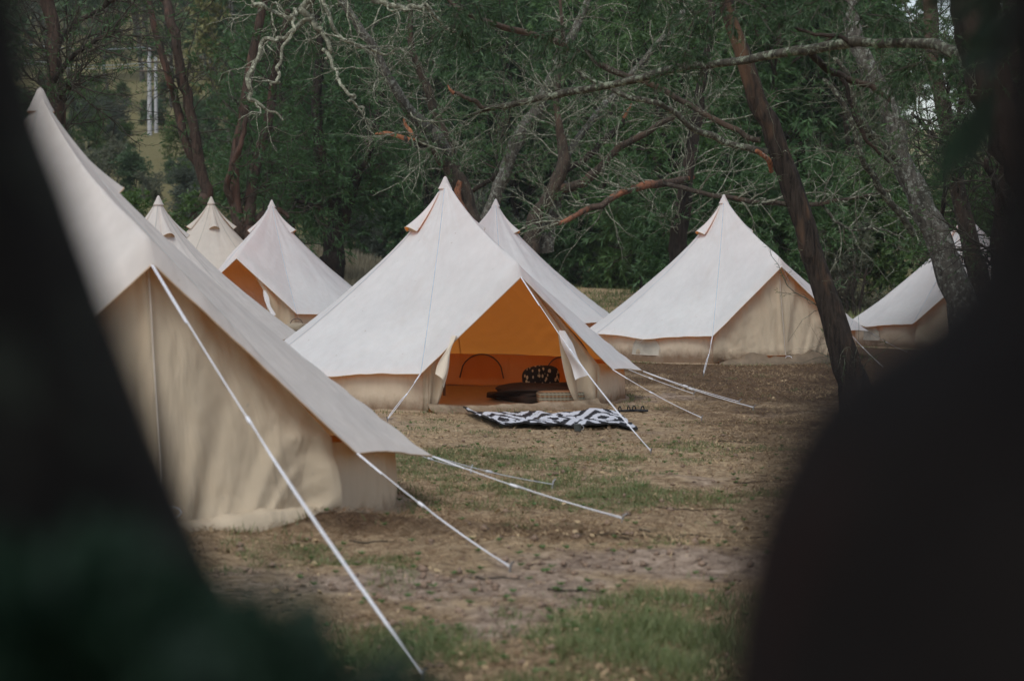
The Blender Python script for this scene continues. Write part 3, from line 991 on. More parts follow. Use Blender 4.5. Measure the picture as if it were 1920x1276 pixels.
tent('B', 'beige bell tent farthest back on the left with one dark vent slit', m_roof_b,
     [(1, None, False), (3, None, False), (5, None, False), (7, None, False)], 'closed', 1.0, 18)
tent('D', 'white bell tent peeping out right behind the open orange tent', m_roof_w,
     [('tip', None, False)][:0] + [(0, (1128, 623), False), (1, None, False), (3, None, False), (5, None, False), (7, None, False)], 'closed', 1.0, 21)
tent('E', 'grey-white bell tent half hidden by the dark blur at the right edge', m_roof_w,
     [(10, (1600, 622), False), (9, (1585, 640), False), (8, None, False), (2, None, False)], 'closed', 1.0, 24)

# ------------------------------------------------------------------ branches, twigs, leaves
def limb(pts, D, n=22, wob=.02, r_=None):
    """pts: (px, py, width px[, depth offset]) -> curve and radii in metres"""
    A = []
    for p in pts:
        dd = p[3] if len(p) > 3 else 0
        q = at(p[0], p[1], D + dd); A.append([*q, p[2] / 2 * (D + dd) / F])
    A = resample(A, n)
    P, R = A[:, :3].copy(), np.maximum(A[:, 3], .002)
    r_ = r_ or rng
    if wob:
        w = np.cumsum(r_.normal(size=(n, 3)), 0); w -= np.linspace(0, 1, n)[:, None] * w[-1]
        P += w * wob * .12 * min(1.0, D / 55) * .8
        P += r_.normal(size=(n, 3)) * R[:, None] * .05
    return P, R


def bark_tube(mb, P, R, k=12, rough=.14, seed=0, flare=0.0, buttress=0):
    """one rough barked limb, tip closed"""
    n = len(P)
    m = max(n, int(np.linalg.norm(np.diff(P, axis=0), axis=1).sum() / max(.04, R.mean() * .8)))
    m = min(m, 90)
    A = resample(np.concatenate([P, R[:, None]], 1), m); P, R = A[:, :3], np.maximum(A[:, 3], .0015)
    T = np.gradient(P, axis=0); T /= np.linalg.norm(T, axis=1, keepdims=True) + 1e-9
    ref = np.array([.05, 1, .03]); X_ = np.cross(T, ref); X_ /= np.linalg.norm(X_, axis=1, keepdims=True) + 1e-9
    Y_ = np.cross(T, X_); a = np.arange(k) * 2 * np.pi / k
    s_ = np.concatenate([[0], np.cumsum(np.linalg.norm(np.diff(P, axis=0), axis=1))])
    ca, sa = np.cos(a), np.sin(a)
    nz = fbm(ca[None] * 1.8 + seed * 7 + s_[:, None] * .8, sa[None] * 1.8 + s_[:, None] * 1.6, 3) * 2 * rough
    nz += rough * .8 * fbm(a[None] * 2.2 + 0 * s_[:, None] + seed, s_[:, None] * .9 / max(.1, R.mean() * 5), 3)
    fl = 1 + flare * np.exp(-s_ / (R[0] * 2.2 + 1e-6))
    rr = R[:, None] * (1 + nz) * (fl[:, None] if not buttress else 1 + (fl[:, None] - 1) * (.75 + .5 * np.cos(a * buttress + seed)[None]))
    V = P[:, None] + rr[..., None] * (ca[None, :, None] * X_[:, None] + sa[None, :, None] * Y_[:, None])
    mb.grid(V, close=True)
    c = P[-1] + T[-1] * R[-1]
    i0 = mb.n
    mb.add(np.concatenate([V[-1], [c]]), [(q, (q + 1) % k, k) for q in range(k)])
    return mb


def grow(r_, P, R, n, t0, t1, L, N, ang, wig, up, rr, taper=.25, lw=True):
    """children on curves P (M,K,3): -> (n,N,3), (n,N)"""
    M_, K = P.shape[:2]
    ln = np.linalg.norm(np.diff(P, axis=1), axis=2).sum(1)
    pr = ln / ln.sum() if lw else None
    idx = r_.choice(M_, n, p=pr); t = (t0 + (t1 - t0) * r_.random(n)) * (K - 1)
    i = np.minimum(t.astype(int), K - 2); f = (t - i)[:, None]
    p = P[idx, i] * (1 - f) + P[idx, i + 1] * f
    rad = R[idx, i] * (1 - f[:, 0]) + R[idx, i + 1] * f[:, 0]
    tan = P[idx, i + 1] - P[idx, i]; tan /= np.linalg.norm(tan, axis=1, keepdims=True) + 1e-9
    q = r_.normal(size=(n, 3)); q -= (q * tan).sum(1, keepdims=True) * tan; q /= np.linalg.norm(q, axis=1, keepdims=True) + 1e-9
    a = np.radians(ang * (.6 + .8 * r_.random(n)))[:, None]
    d = tan * np.cos(a) + q * np.sin(a)
    Ls = (L[0] + (L[1] - L[0]) * r_.random(n) ** 1.4) * (1 if not lw else 1)
    out = np.empty((n, N, 3)); out[:, 0] = p; up = np.array(up)
    bend = r_.normal(size=(n, 3)) * wig * .5
    for k in range(1, N):
        d = d + r_.normal(size=(n, 3)) * wig + bend / N + up / N
        d /= np.linalg.norm(d, axis=1, keepdims=True)
        out[:, k] = out[:, k - 1] + d * (Ls / (N - 1))[:, None]
    r0 = np.minimum(rad * .75, rr[0] + (rr[1] - rr[0]) * r_.random(n))
    RR = r0[:, None] * np.linspace(1, taper, N)[None]
    return out, RR


def sprays(mb, r_, P, per, L, w, spread=.5, droop=.3, tone0=.2, quad=False, flat=0):
    """thin leaf blades along the outer part of twig curves"""
    n, K = P.shape[:2]; m = n * per
    idx = np.repeat(np.arange(n), per); t = (.25 + .75 * r_.random(m)) * (K - 1)
    i = np.minimum(t.astype(int), K - 2); f = (t - i)[:, None]
    p = P[idx, i] * (1 - f) + P[idx, i + 1] * f
    tan = P[idx, i + 1] - P[idx, i]; tan /= np.linalg.norm(tan, axis=1, keepdims=True) + 1e-9
    d = tan + r_.normal(size=(m, 3)) * spread; d[:, 2] -= droop; d /= np.linalg.norm(d, axis=1, keepdims=True)
    ll = L * (.5 + r_.random(m))[:, None]
    s = np.cross(d, r_.normal(size=(m, 3))); s /= np.linalg.norm(s, axis=1, keepdims=True) + 1e-9
    ww = w * (.6 + .8 * r_.random(m))[:, None]
    tw = np.clip(np.repeat(tone0 + .35 * r_.random(n), per) + .45 * r_.random(m) - .1, 0, 1)
    V = np.stack([p, p + d * ll * .45 + s * ww, p + d * ll, p + d * ll * .45 - s * ww], 1)
    c = np.repeat(np.stack([tw] * 3, -1), 4, 0)
    mb.add(V.reshape(-1, 3), np.arange(4 * m).reshape(m, 4), c)
    return mb


UP0 = (0, 0, 0)


def hand_tree(name, label, cat, D, parts, bark_m, twigs=None, twig_m=None, leaves=None, leaf_m=None, base=None, seed=1, group=None, k=12):
    """a tree seen well in the photo: trunk and limbs traced at their depth, twigs grown on them"""
    r_ = np.random.default_rng(seed)
    curves = []
    for pi, pp in enumerate(parts):
        P, R = limb(pp['pts'], D + pp.get('dD', 0), pp.get('n', 20), pp.get('wob', .25), r_)
        curves.append((P, R))
    P0, R0 = curves[0]
    if base is not False:                       # run the trunk down into the ground
        gz = float(ground(P0[0, 0], P0[0, 1]))
        if P0[0, 2] > gz + .05:
            dirn = P0[0] - P0[2]; dirn = dirn / max(.05, -dirn[2]) if dirn[2] < -.05 else np.array([0, 0, -1.])
            dirn[:2] = np.clip(dirn[:2], -.6, .6)
            h = P0[0, 2] - gz + .1
            ext = [P0[0] + dirn * h * f for f in (1.0, .66, .33)]
            P0 = np.concatenate([ext, P0]); R0 = np.concatenate([[R0[0] * 1.18, R0[0] * 1.1, R0[0] * 1.04], R0])
        curves[0] = (P0, R0)
    bx, by = curves[0][0][0][:2]
    root = empty(name, (bx, by, float(ground(bx, by))))
    props(root, label, cat, group)
    for pi, pp in enumerate(parts):
        P, R = curves[pi]
        mb = MB(); bark_tube(mb, P, R, k if pi == 0 else max(7, k - 3), pp.get('rough', .12), seed + pi, .45 if pi == 0 else 0, 5 if pi == 0 else 0)
        if pp.get('lab'): pass
        obj('trunk' if pi == 0 else 'branch', mb, pp.get('mat', bark_m), root, label=pp.get('lab'))
    if twigs:
        src = [(P, R) for (P, R), pp in zip(curves, parts) if pp.get('tw', True)]
        K = 24
        S = np.stack([resample(np.concatenate([P, R[:, None]], 1), K) for P, R in src])
        mb = MB(); P1, R1 = grow(r_, S[..., :3], S[..., 3], twigs['n1'], twigs.get('t0', .25), .98, twigs['L1'], 11, twigs.get('ang', 55), twigs.get('wig', .16), twigs.get('up', (0, 0, .15)), twigs.get('r1', (.013, .028)))
        mb.tubes(P1, R1, 4)
        P2, R2 = grow(r_, P1, R1, twigs['n2'], .2, .98, twigs['L2'], 8, 50, .2, twigs.get('up2', (0, 0, 0)), twigs.get('r2', (.008, .015)), .35)
        mb.tubes(P2, R2, 3)
        P3, R3 = grow(r_, P2, R2, twigs['n3'], .15, 1, twigs['L3'], 5, 45, .25, UP0, twigs.get('r3', (.005, .009)), .5)
        mb.tubes(P3, R3, 3)
        props(obj('twigs', mb, twig_m or m_twig, root), kind='stuff')
        if leaves:
            mb = MB(); Q = P2[r_.random(len(P2)) < leaves.get('frac', 1)]
            sprays(mb, r_, Q, leaves['per'], leaves['L'], leaves['w'], .55, .25)
            props(obj('crown', mb, leaf_m or m_leaf, root, smooth=False), kind='stuff')
    return root


# ------------------------------------------------------------------ forest templates (repeated as single trees)
def build_template(name, seed, H, trunk_r, crown_lo, spread, nl, leafy, bark_m, leaf_m, twig_m=None, nt=(60, 500, 900), lsz=(.2, .02), lean=.06, per=16, tw_up=(0, 0, .3), L1=None):
    r_ = np.random.default_rng(seed)
    n = 14; t = np.linspace(0, 1, n)
    w = np.cumsum(r_.normal(size=(n, 2)), 0) * H * .011
    a = r_.random() * 6.28
    P = np.stack([w[:, 0] + lean * H * t * math.cos(a), w[:, 1] + lean * H * t * math.sin(a), -.25 + (H + .25) * t], -1); P[:, :2] -= P[0, :2]
    R = trunk_r * (1 - .82 * t)
    tr = MB(); bark_tube(tr, P, R, 8, .12, seed, .5, 4)
    P1, R1 = grow(r_, P[None], R[None], nl, crown_lo, .98, L1 or (spread * .5, spread * 1.15), 10, 62, .13, tw_up, (trunk_r * .18, trunk_r * .4), .3)
    tr.tubes(P1, R1, 5)
    tb = MB()
    P2, R2 = grow(r_, P1, R1, nt[0] * 4, .15, 1, (spread * .25, spread * .6), 8, 50, .16, (0, 0, .05), (.010, .020), .3)
    P3, R3 = grow(r_, P2, R2, nt[1], .1, 1, (spread * .1, spread * .28), 5, 48, .22, (0, 0, -.1), (.006, .010), .4)
    tb.tubes(P2, R2, 3); tb.tubes(P3, R3, 3)
    out = [('trunk', tr.mesh('trunk', bark_m), None), ('twigs', tb.mesh('twigs', twig_m or m_twig_dark), 'stuff')]
    if leafy:
        lb = MB(); sprays(lb, r_, P3, per, lsz[0], lsz[1], .5, .3)
        out.append(('crown', lb.mesh('crown', leaf_m, False), 'stuff'))
    return out


def place(name, tpl, x, y, rz, sc, label, cat, group, szz=1.0, leaf=None):
    root = empty(name, (x, y, float(ground(x, y)) - .05), rz)
    root.scale = (sc, sc, sc * szz)
    props(root, label, cat, group)
    for nm, me, kd in tpl:
        o = bpy.data.objects.new(nm, me); col.objects.link(o); o.parent = root
        if kd: o['kind'] = kd
        if nm == 'crown' and leaf is not None:
            o.material_slots[0].link = 'OBJECT'; o.material_slots[0].material = leaf
    return root


T_tree = [build_template('forest_tree', 31 + i, 11 + 2 * i, .19, .12, 3.4, 34, True, m_bark_brown if i % 2 else m_bark_dark, m_leaf, m_twig_dark, (60, 1100), (.26, .026), .07, 22) for i in range(3)]
T_bare = [build_template('bare_tree', 51 + i, 9 + i, .14, .15, 3.6, 18, False, m_bark_dark, None, m_twig_mid, (22, 150), lean=.16, tw_up=(0, 0, .5)) for i in range(3)]
T_shrub = [build_template('shrub', 61 + i, 3.0 + .5 * i, .05, .05, 1.5, 26, True, m_bark_dark, m_leaf, m_twig_dark, (50, 900), (.16, .017), .1, 20) for i in range(3)]
T_far = [build_template('hill_tree', 71 + i, 15 + 3 * i, .22, .38 - .06 * i, 3.6, 26, True, m_bark_grey, m_leaf_far, m_twig_dark, (40, 520), (.5, .075), .04, 13) for i in range(4)]

# forest edge behind the tents
def start_of(u):
    if u < -.1: return 118
    if u < -.035: return 100
    if u < .065: return 94
    return 66


def region(u):
    if u < -.1: return 'left of the small white tent'
    if u < -.055: return 'behind the small white tent'
    if u < .05: return 'behind the open orange tent'
    if u < .125: return 'behind the right tent'
    return 'right of the leaning trunk'


G_TREE, G_SHRUB, G_BARE = 'trees of the dark wood behind the tents', 'leafy shrubs along the wood edge', 'bare lichened trees in the wood behind the tents'
k = 0
for row, (off, step) in enumerate(((3, 3.1), (10, 3.9), (19, 5.0), (30, 6.5))):
    u = -.27
    while u < .30:
        u += step / (start_of(u) + off) * (.75 + .5 * rnd.random())
        if row == 0 and u > .2: continue
        if row == 3 and u > .13 and rnd.random() < .6: continue
        y = start_of(u) + off + rnd.uniform(-2.5, 3.5); x = u * y
        if u < -.115 and row < 2 : continue
        if -.235 < u < -.128: continue
        if .168 < u < .222 and row > 0: continue
        sc = rnd.uniform(.85, 1.3)
        if .16 < u < .23: sc *= .62
        place('forest_tree', T_tree[rnd.randrange(3)], x, y, rnd.uniform(0, 6.28), sc, 'dark leafy tree in the wood ' + region(u), 'tree', 'dark trees in the wood ' + region(u))
        k += 1
for row, (off, step) in enumerate(((-1.5, 1.5), (2.5, 2.2), (7, 3.2))):
    u = -.14
    while u < .29:
        u += step / (start_of(u) + off) * (.7 + .6 * rnd.random())
        if u < -.085 and row < 1: continue
        y = start_of(u) + off + rnd.uniform(-1.2, 1.6); x = u * y
        if .155 < u < .19 and row == 0: continue
        place('shrub', T_shrub[rnd.randrange(3)], x, y, rnd.uniform(0, 6.28), rnd.uniform(.7, 1.35), 'dark green leafy shrub at the wood edge ' + region(u), 'shrub', 'shrubs at the wood edge ' + region(u), rnd.uniform(.75, 1.1),
              m_leaf_fresh if rnd.random() < .22 else (m_leaf_grey if rnd.random() < .1 else None))
for i in range(10):
    u = rnd.uniform(-.11, .2); y = rnd.uniform(60, 90) if u > .03 else rnd.uniform(72, 98)
    if .165 < u < .225: continue
    x = u * y
    if y < 88: y += 16; x = u * y
    place('bare_tree', T_bare[rnd.randrange(3)], x, y, rnd.uniform(0, 6.28), rnd.uniform(.8, 1.25), 'bare lichened tree tangled in the wood ' + region(u), 'tree', 'bare trees in the wood ' + region(u))
# hillside
G_HILL = 'trees on the far hillside'
cnt = 0
for i in range(900):
    y = 125 + 210 * rnd.random() ** .8; u = rnd.uniform(-.30, .27); x = u * y
    if -.235 < u < -.13 and y < 192: continue
    if u > .165 and rnd.random() < .7: continue
    if cnt >= 250: break
    cnt += 1
    q = rnd.random()
    place('hillside_tree', T_far[rnd.randrange(4)], x, y, rnd.uniform(0, 6.28), rnd.uniform(.75, 1.2), 'tall hazy tree on the far hillside', 'tree', G_HILL, 1.0,
          m_leaf_yellow if q < .08 else (m_leaf_grey if q < .2 else None))
# low scrub on the far slope
for i in range(120):
    y = rnd.uniform(104, 205); u = rnd.uniform(-.235, -.10)
    if -.178 < u < -.160 and 128 < y < 172: continue
    x = u * y
    q = rnd.random()
    place('scrub_bush', T_shrub[rnd.randrange(3)], x, y, rnd.uniform(0, 6.28), rnd.uniform(.45, 1.0), 'rounded bush on the brown slope below the power poles', 'bush', 'bushes on the brown slope', rnd.uniform(.6, .9),
          m_leaf_grey if q < .25 else (m_leaf_fresh if q < .5 else m_leaf_far))
for px, py, D, sc, lf, lab in ((292, 392, 62, 1.0, m_leaf_fresh, 'fresh bright green bush just behind the cream and beige tents'),):
    p = at(px, py, D)
    place('green_bush', T_shrub[1], p[0], p[1], .4, sc, lab, 'bush', None, .8, lf)

# ------------------------------------------------------------------ trees traced from the photograph
TW = dict(n1=60, n2=260, n3=420, L1=(.6, 2.4), L2=(.25, 1.0), L3=(.08, .4))


def tw(**k): return dict(TW, **k)


# two slim reddish stems, left
hand_tree('twin_stem_tree', 'slim reddish tree forking in two behind the beige tent', 'tree', 62,
          [dict(pts=[(388, 372, 26), (383, 345, 22), (360, 210, 20), (342, 133, 19), (325, 45, 18), (300, -20, 16, .5)]),
           dict(pts=[(380, 320, 17), (352, 277, 16), (328, 187, 15), (313, 147, 14, -.4), (293, 70, 13, -.6), (272, -20, 12, -.8)])],
          m_bark_red, tw(n1=55, L1=(.8, 3.2), up=(0, 0, -.1)), m_twig_dark, dict(per=10, L=.16, w=.010, frac=.35), seed=101)
hand_tree('clump_tree', 'reddish many-stemmed tree left of the small white tent', 'tree', 60,
          [dict(pts=[(468, 440, 30), (450, 415, 26), (436, 330, 20), (448, 240, 19), (462, 150, 18), (490, 0, 16), (500, -40, 12)]),
           dict(pts=[(460, 425, 26), (468, 380, 22), (480, 300, 20, .6), (500, 235, 18, 1), (512, 150, 15, 1.3), (540, 20, 12, 1.5)]),
           dict(pts=[(462, 425, 18), (490, 405, 15), (515, 398, 11), (540, 408, 7)]),
           dict(pts=[(448, 400, 15), (430, 345, 12, -.5), (455, 260, 10, -1), (462, 200, 8, -1)])],
          m_bark_red, tw(n1=80, n2=620, n3=620, L1=(.8, 3.4)), m_twig_dark, dict(per=20, L=.16, w=.013, frac=.8), seed=103)
hand_tree('dark_tree', 'stout dark tree on the dry grass between the two white tents', 'tree', 68,
          [dict(pts=[(622, 500, 46), (626, 470, 36), (632, 420, 33), (624, 370, 28), (600, 300, 24), (590, 200, 20), (600, 80, 14), (590, -20, 10)], n=24),
           dict(pts=[(632, 440, 26), (650, 400, 22, -.3), (668, 340, 18, -.8), (700, 260, 14, -1), (720, 150, 10, -1)]),
           dict(pts=[(618, 400, 14), (585, 385, 10, -1), (548, 370, 7, -1.6)])],
          m_bark_dark, tw(n1=130, n2=1500, n3=900, L1=(1.0, 4.0), L2=(.3, 1.2), up=(0, 0, -.15)), m_twig_dark, dict(per=22, L=.18, w=.015), seed=107)
hand_tree('leafy_tree', 'low spreading dark leafy tree behind the small white tent', 'tree', 76,
          [dict(pts=[(540, 440, 26), (545, 380, 22), (552, 300, 18), (530, 200, 14), (540, 60, 10), (545, -20, 8)]),
           dict(pts=[(548, 340, 14), (600, 290, 10, 1), (660, 260, 7, 1)]), dict(pts=[(545, 360, 12), (500, 300, 9, -1), (470, 260, 6, -1)])],
          m_bark_dark, tw(n1=120, n2=1500, n3=500, L1=(1.0, 4.2), L2=(.3, 1.3), up=(0, 0, -.1)), m_twig_dark, dict(per=24, L=.2, w=.017), seed=109)

# tree behind the middle tent: pale limbs, broken orange ends
hand_tree('forked_tree', 'pale forked tree with broken orange branch ends right behind the white tent top', 'tree', 52,
          [dict(pts=[(880, 420, 44), (862, 355, 38), (846, 320, 34), (836, 270, 27), (818, 205, 19), (800, 150, 16), (775, 90, 12), (768, 0, 9)], n=26),
           dict(pts=[(842, 305, 26), (822, 265, 27, -.3), (800, 240, 24, -.5), (762, 200, 21, -1), (722, 140, 19, -1.4), (700, 105, 18, -1.5), (672, 60, 16, -1.6), (645, 10, 14, -1.6), (630, -30, 12, -1.6)], mat=m_bark_grey),
           dict(pts=[(834, 308, 14, -.2), (808, 292, 12, -.5), (785, 268, 10, -.8), (773, 255, 9, -1)], mat=m_bark_brown),
           dict(pts=[(777, 262, 10, -.95), (770, 248, 9, -1), (762, 238, 7, -1), (757, 224, 4, -1)], mat=m_snap, tw=False, lab='snapped end of bare orange wood', wob=.05),
           dict(pts=[(820, 285, 9, -.4), (790, 270, 9, -.7), (760, 258, 9, -1)], mat=m_bark_grey),
           dict(pts=[(768, 262, 9, -.95), (745, 254, 8, -1), (722, 249, 7, -1), (704, 251, 3, -1)], mat=m_snap, tw=False, lab='snapped end of bare orange wood', wob=.05),
           dict(pts=[(862, 340, 10, -.3), (858, 370, 16, -.4), (872, 395, 10, -.4)], mat=m_split, tw=False, wob=.02)],
          m_bark_brown, tw(n1=90, n2=620, n3=620, L1=(.6, 2.6), wig=.24, up=(0, 0, -.2)), m_twig, dict(per=16, L=.14, w=.010, frac=.5), m_leaf, seed=113)
hand_tree('leaning_grey_tree', 'grey trunk leaning right with an orange torn edge behind the middle tents', 'tree', 60,
          [dict(pts=[(915, 400, 26), (928, 355, 25), (945, 310, 25), (962, 275, 25), (990, 220, 24), (1012, 180, 22), (1050, 110, 18), (1090, 20, 14), (1110, -40, 10)], n=24),
           dict(pts=[(940, 318, 10, .2), (905, 342, 9, .6), (870, 360, 8, 1), (840, 385, 7, 1)], mat=m_bark_dark)],
          m_bark_grey, tw(n1=60, n2=260, n3=200), m_twig_mid, dict(per=18, L=.14, w=.011, frac=.6), m_leaf, seed=117)
hand_tree('broken_tree', 'brown tree splitting into twisted broken limbs behind the peeping tent', 'tree', 56,
          [dict(pts=[(995, 470, 34), (1000, 430, 32), (1012, 405, 30), (1030, 375, 26), (1050, 330, 26), (1062, 290, 22), (1056, 240, 15), (1052, 180, 11), (1060, 90, 8), (1050, 0, 6)], n=26),
           dict(pts=[(1018, 470, 30, .4), (1024, 425, 28, .4), (1036, 395, 24, .4), (1048, 360, 22, .3), (1056, 345, 20, .2)], mat=m_bark_grey),
           dict(pts=[(1050, 352, 20), (1085, 342, 18, -.4), (1120, 318, 17, -.6), (1150, 288, 15, -.8), (1190, 262, 13, -1), (1230, 235, 11, -1.2), (1275, 212, 9, -1.4), (1300, 195, 7, -1.4)]),
           dict(pts=[(1062, 320, 12), (1088, 302, 12, .4), (1122, 275, 12, .7), (1155, 240, 11, 1), (1172, 218, 8, 1)], mat=m_bark_dark),
           dict(pts=[(1170, 222, 8, 1), (1180, 205, 5, 1), (1184, 195, 3, 1)], mat=m_split, tw=False, wob=.02, lab='snapped end of bare orange wood'),
           dict(pts=[(1060, 300, 14, .3), (1090, 250, 13, .8), (1130, 200, 13, 1.2), (1165, 160, 12, 1.5), (1210, 110, 10, 1.5), (1262, 50, 12, 1.5), (1300, 0, 10, 1.5)], mat=m_bark_grey)],
          m_bark_brown, tw(n1=130, n2=620, n3=620, L1=(.6, 2.8), wig=.22), m_twig, dict(per=18, L=.14, w=.010, frac=.4), m_leaf, seed=121)
hand_tree('fallen_limb_tree', 'dark upright tree behind the right tent with a long torn reddish limb', 'tree', 54,
          [dict(pts=[(1278, 520, 40), (1276, 470, 34), (1280, 420, 30), (1288, 360, 27), (1300, 280, 23), (1310, 200, 20), (1330, 60, 15), (1335, -30, 12)], n=24),
           dict(pts=[(1300, 330, 10), (1262, 338, 14, -1), (1232, 344, 17, -1.5), (1200, 352, 14, -1.8), (1160, 368, 13, -2), (1115, 390, 12, -2.2), (1075, 410, 10, -2.4), (1030, 424, 6, -2.5)], mat=m_limb, rough=.2, lab='long torn limb of reddish split wood'),
           dict(pts=[(1236, 340, 9, -1.5), (1270, 345, 9, -1.8), (1330, 362, 9, -2), (1390, 372, 10, -2), (1450, 381, 10, -2), (1530, 384, 8, -2), (1600, 372, 6, -2), (1680, 356, 4, -2)], mat=m_bark_brown),
           dict(pts=[(1545, 384, 7, -2), (1565, 410, 6, -2), (1600, 425, 5, -2), (1640, 434, 4, -2), (1700, 450, 3, -2)], mat=m_bark_lich)],
          m_bark_dark, tw(n1=120, n2=560, n3=560, L1=(.6, 3.0), wig=.2), m_twig, dict(per=20, L=.14, w=.011, frac=.5), m_leaf, seed=127)

# long lichened limbs in the middle air
hand_tree('leaning_dark_trunk', 'dark leaning trunk with peeling brown bark in front of the right tent', 'tree', 26,
          [dict(pts=[(1608, 745, 60), (1598, 700, 54), (1578, 640, 50), (1555, 570, 47), (1528, 500, 44), (1506, 440, 42), (1480, 370, 40), (1460, 310, 38), (1440, 240, 36), (1418, 190, 34), (1398, 130, 31), (1380, 70, 28), (1362, 10, 26), (1352, -60, 24)], n=34, wob=.3, mat=m_bark_lean),
           dict(pts=[(1432, 288, 16, -.1), (1400, 278, 13, -.2), (1365, 268, 12, -.3), (1330, 250, 12, -.4), (1290, 228, 11, -.6), (1255, 200, 10, -.7), (1220, 180, 10, -.8), (1170, 172, 9, -.8), (1130, 158, 8, -.8), (1090, 135, 6, -.7), (1050, 120, 4, -.6)], mat=m_bark_lich, n=26),
           dict(pts=[(1430, 262, 11, .2), (1395, 248, 10, .3), (1350, 225, 10, .4), (1310, 200, 10, .5), (1270, 175, 10, .5), (1225, 150, 11, .5), (1180, 140, 11, .5), (1110, 108, 12, .5), (1040, 78, 12, .4), (960, 55, 11, .2), (900, 35, 9, 0), (850, 8, 7, 0), (830, -20, 6, 0)], mat=m_bark_brown, n=30),
           dict(pts=[(1446, 322, 8), (1440, 300, 9, -.2), (1418, 282, 7, -.3)], mat=m_split, tw=False, wob=.02)],
          m_bark_brown, tw(n1=80, n2=300, n3=360, L1=(.3, 1.5), L2=(.15, .6), L3=(.06, .22), r1=(.004, .01), r2=(.002, .005), r3=(.0015, .003), t0=.1, wig=.24), m_twig_mid, dict(per=10, L=.07, w=.004, frac=.2), m_leaf, seed=131, k=18)
hand_tree('arching_tree', 'thick dark tree at the right edge with one long arching lichened branch', 'tree', 17,
          [dict(pts=[(2040, 560, 120), (1990, 440, 108), (1950, 330, 100), (1905, 240, 92), (1872, 180, 86), (1845, 100, 80), (1832, 30, 78), (1815, -60, 76)], n=26, mat=m_bark_dark),
           dict(pts=[(1868, 170, 36, 0), (1835, 128, 27, .2), (1800, 106, 22, .5), (1750, 92, 20, 1), (1690, 86, 18, 1.5), (1610, 86, 18, 2), (1540, 94, 17, 2.5), (1470, 102, 16, 3), (1400, 111, 16, 3.5), (1330, 116, 16, 4), (1260, 127, 16, 4.5), (1190, 146, 15, 5), (1120, 165, 14, 5.3), (1050, 178, 14, 5.6), (990, 190, 12, 5.8), (930, 202, 10, 6), (890, 213, 5, 6)], mat=m_bark_lich, n=40),
           dict(pts=[(912, 203, 8, 6), (890, 190, 8, 5.9), (865, 180, 7, 5.9), (848, 172, 5, 5.9)], mat=m_bark_brown, tw=False),
           dict(pts=[(852, 176, 7, 5.9), (844, 168, 5, 5.9), (840, 160, 2, 5.9)], mat=m_split, tw=False, wob=.01),
           dict(pts=[(1515, 96, 12, 2.6), (1545, 118, 13, 2.8), (1585, 140, 12, 3), (1630, 158, 11, 3), (1665, 176, 8, 3), (1670, 190, 4, 3)], mat=m_bark_dark),
           dict(pts=[(1575, 136, 8, 3), (1588, 180, 8, 3), (1606, 220, 8, 3), (1630, 270, 7, 3), (1668, 305, 5, 3)], mat=m_bark_dark),
           dict(pts=[(1598, 88, 8, 2), (1572, 66, 8, 2), (1520, 60, 6, 2), (1480, 40, 6, 2), (1440, 15, 5, 2), (1420, -20, 4, 2)], mat=m_bark_dark)],
          m_bark_brown, tw(n1=80, n2=320, n3=420, L1=(.25, 1.3), L2=(.12, .5), L3=(.05, .2), r1=(.003, .008), r2=(.002, .004), r3=(.001, .0025), t0=.1, wig=.22), m_twig_mid,
          dict(per=26, L=.05, w=.0035, frac=.4), m_leaf, seed=137, k=20)
arch = [o for o in col.objects if o.name.startswith('arching_tree')][0]
r_ = np.random.default_rng(404)
mbx, mby = MB(), MB()
for (px, py, wx, hy, D_) in ((880, 40, 60, 30, 21), (860, 75, 30, 25, 21), (1050, 92, 55, 35, 21), (1095, 120, 35, 25, 20.5), (1300, 70, 80, 50, 20), (1370, 40, 60, 40, 19), (1280, 130, 30, 30, 20.5), (1700, 165, 60, 45, 18.5), (1760, 140, 50, 40, 18),
                              (1560, 30, 70, 35, 18), (1450, 20, 70, 30, 19), (1200, 20, 60, 25, 20.5), (1650, 60, 50, 30, 18.5)):
    c = at(px, py - hy, D_); st = []
    for q in range(7):
        a0 = at(px + r_.normal() * wx * .35, py - hy * 1.1, D_ + r_.normal() * .3); b0 = at(px + r_.normal() * wx, py + r_.random() * hy * .7, D_ + r_.normal() * .4)
        st.append(resample(np.stack([a0, (a0 + b0) / 2 + [0, 0, .05], b0]), 9))
    st = np.stack(st); P1, R1 = grow(r_, st, np.full(st.shape[:2], .004), 60, .1, 1, (.08, .26), 6, 45, .1, (0, 0, -.3), (.0012, .0025), .4)
    mbx.tubes(st, np.full(st.shape[:2], .004), 4); mbx.tubes(P1, R1, 3); sprays(mby, r_, P1, 34, .055, .0035, .45, .4)
props(obj('twigs', mbx, m_twig_dark, arch), kind='stuff'); props(obj('crown', mby, m_leaf_spray, arch, smooth=False), kind='stuff')
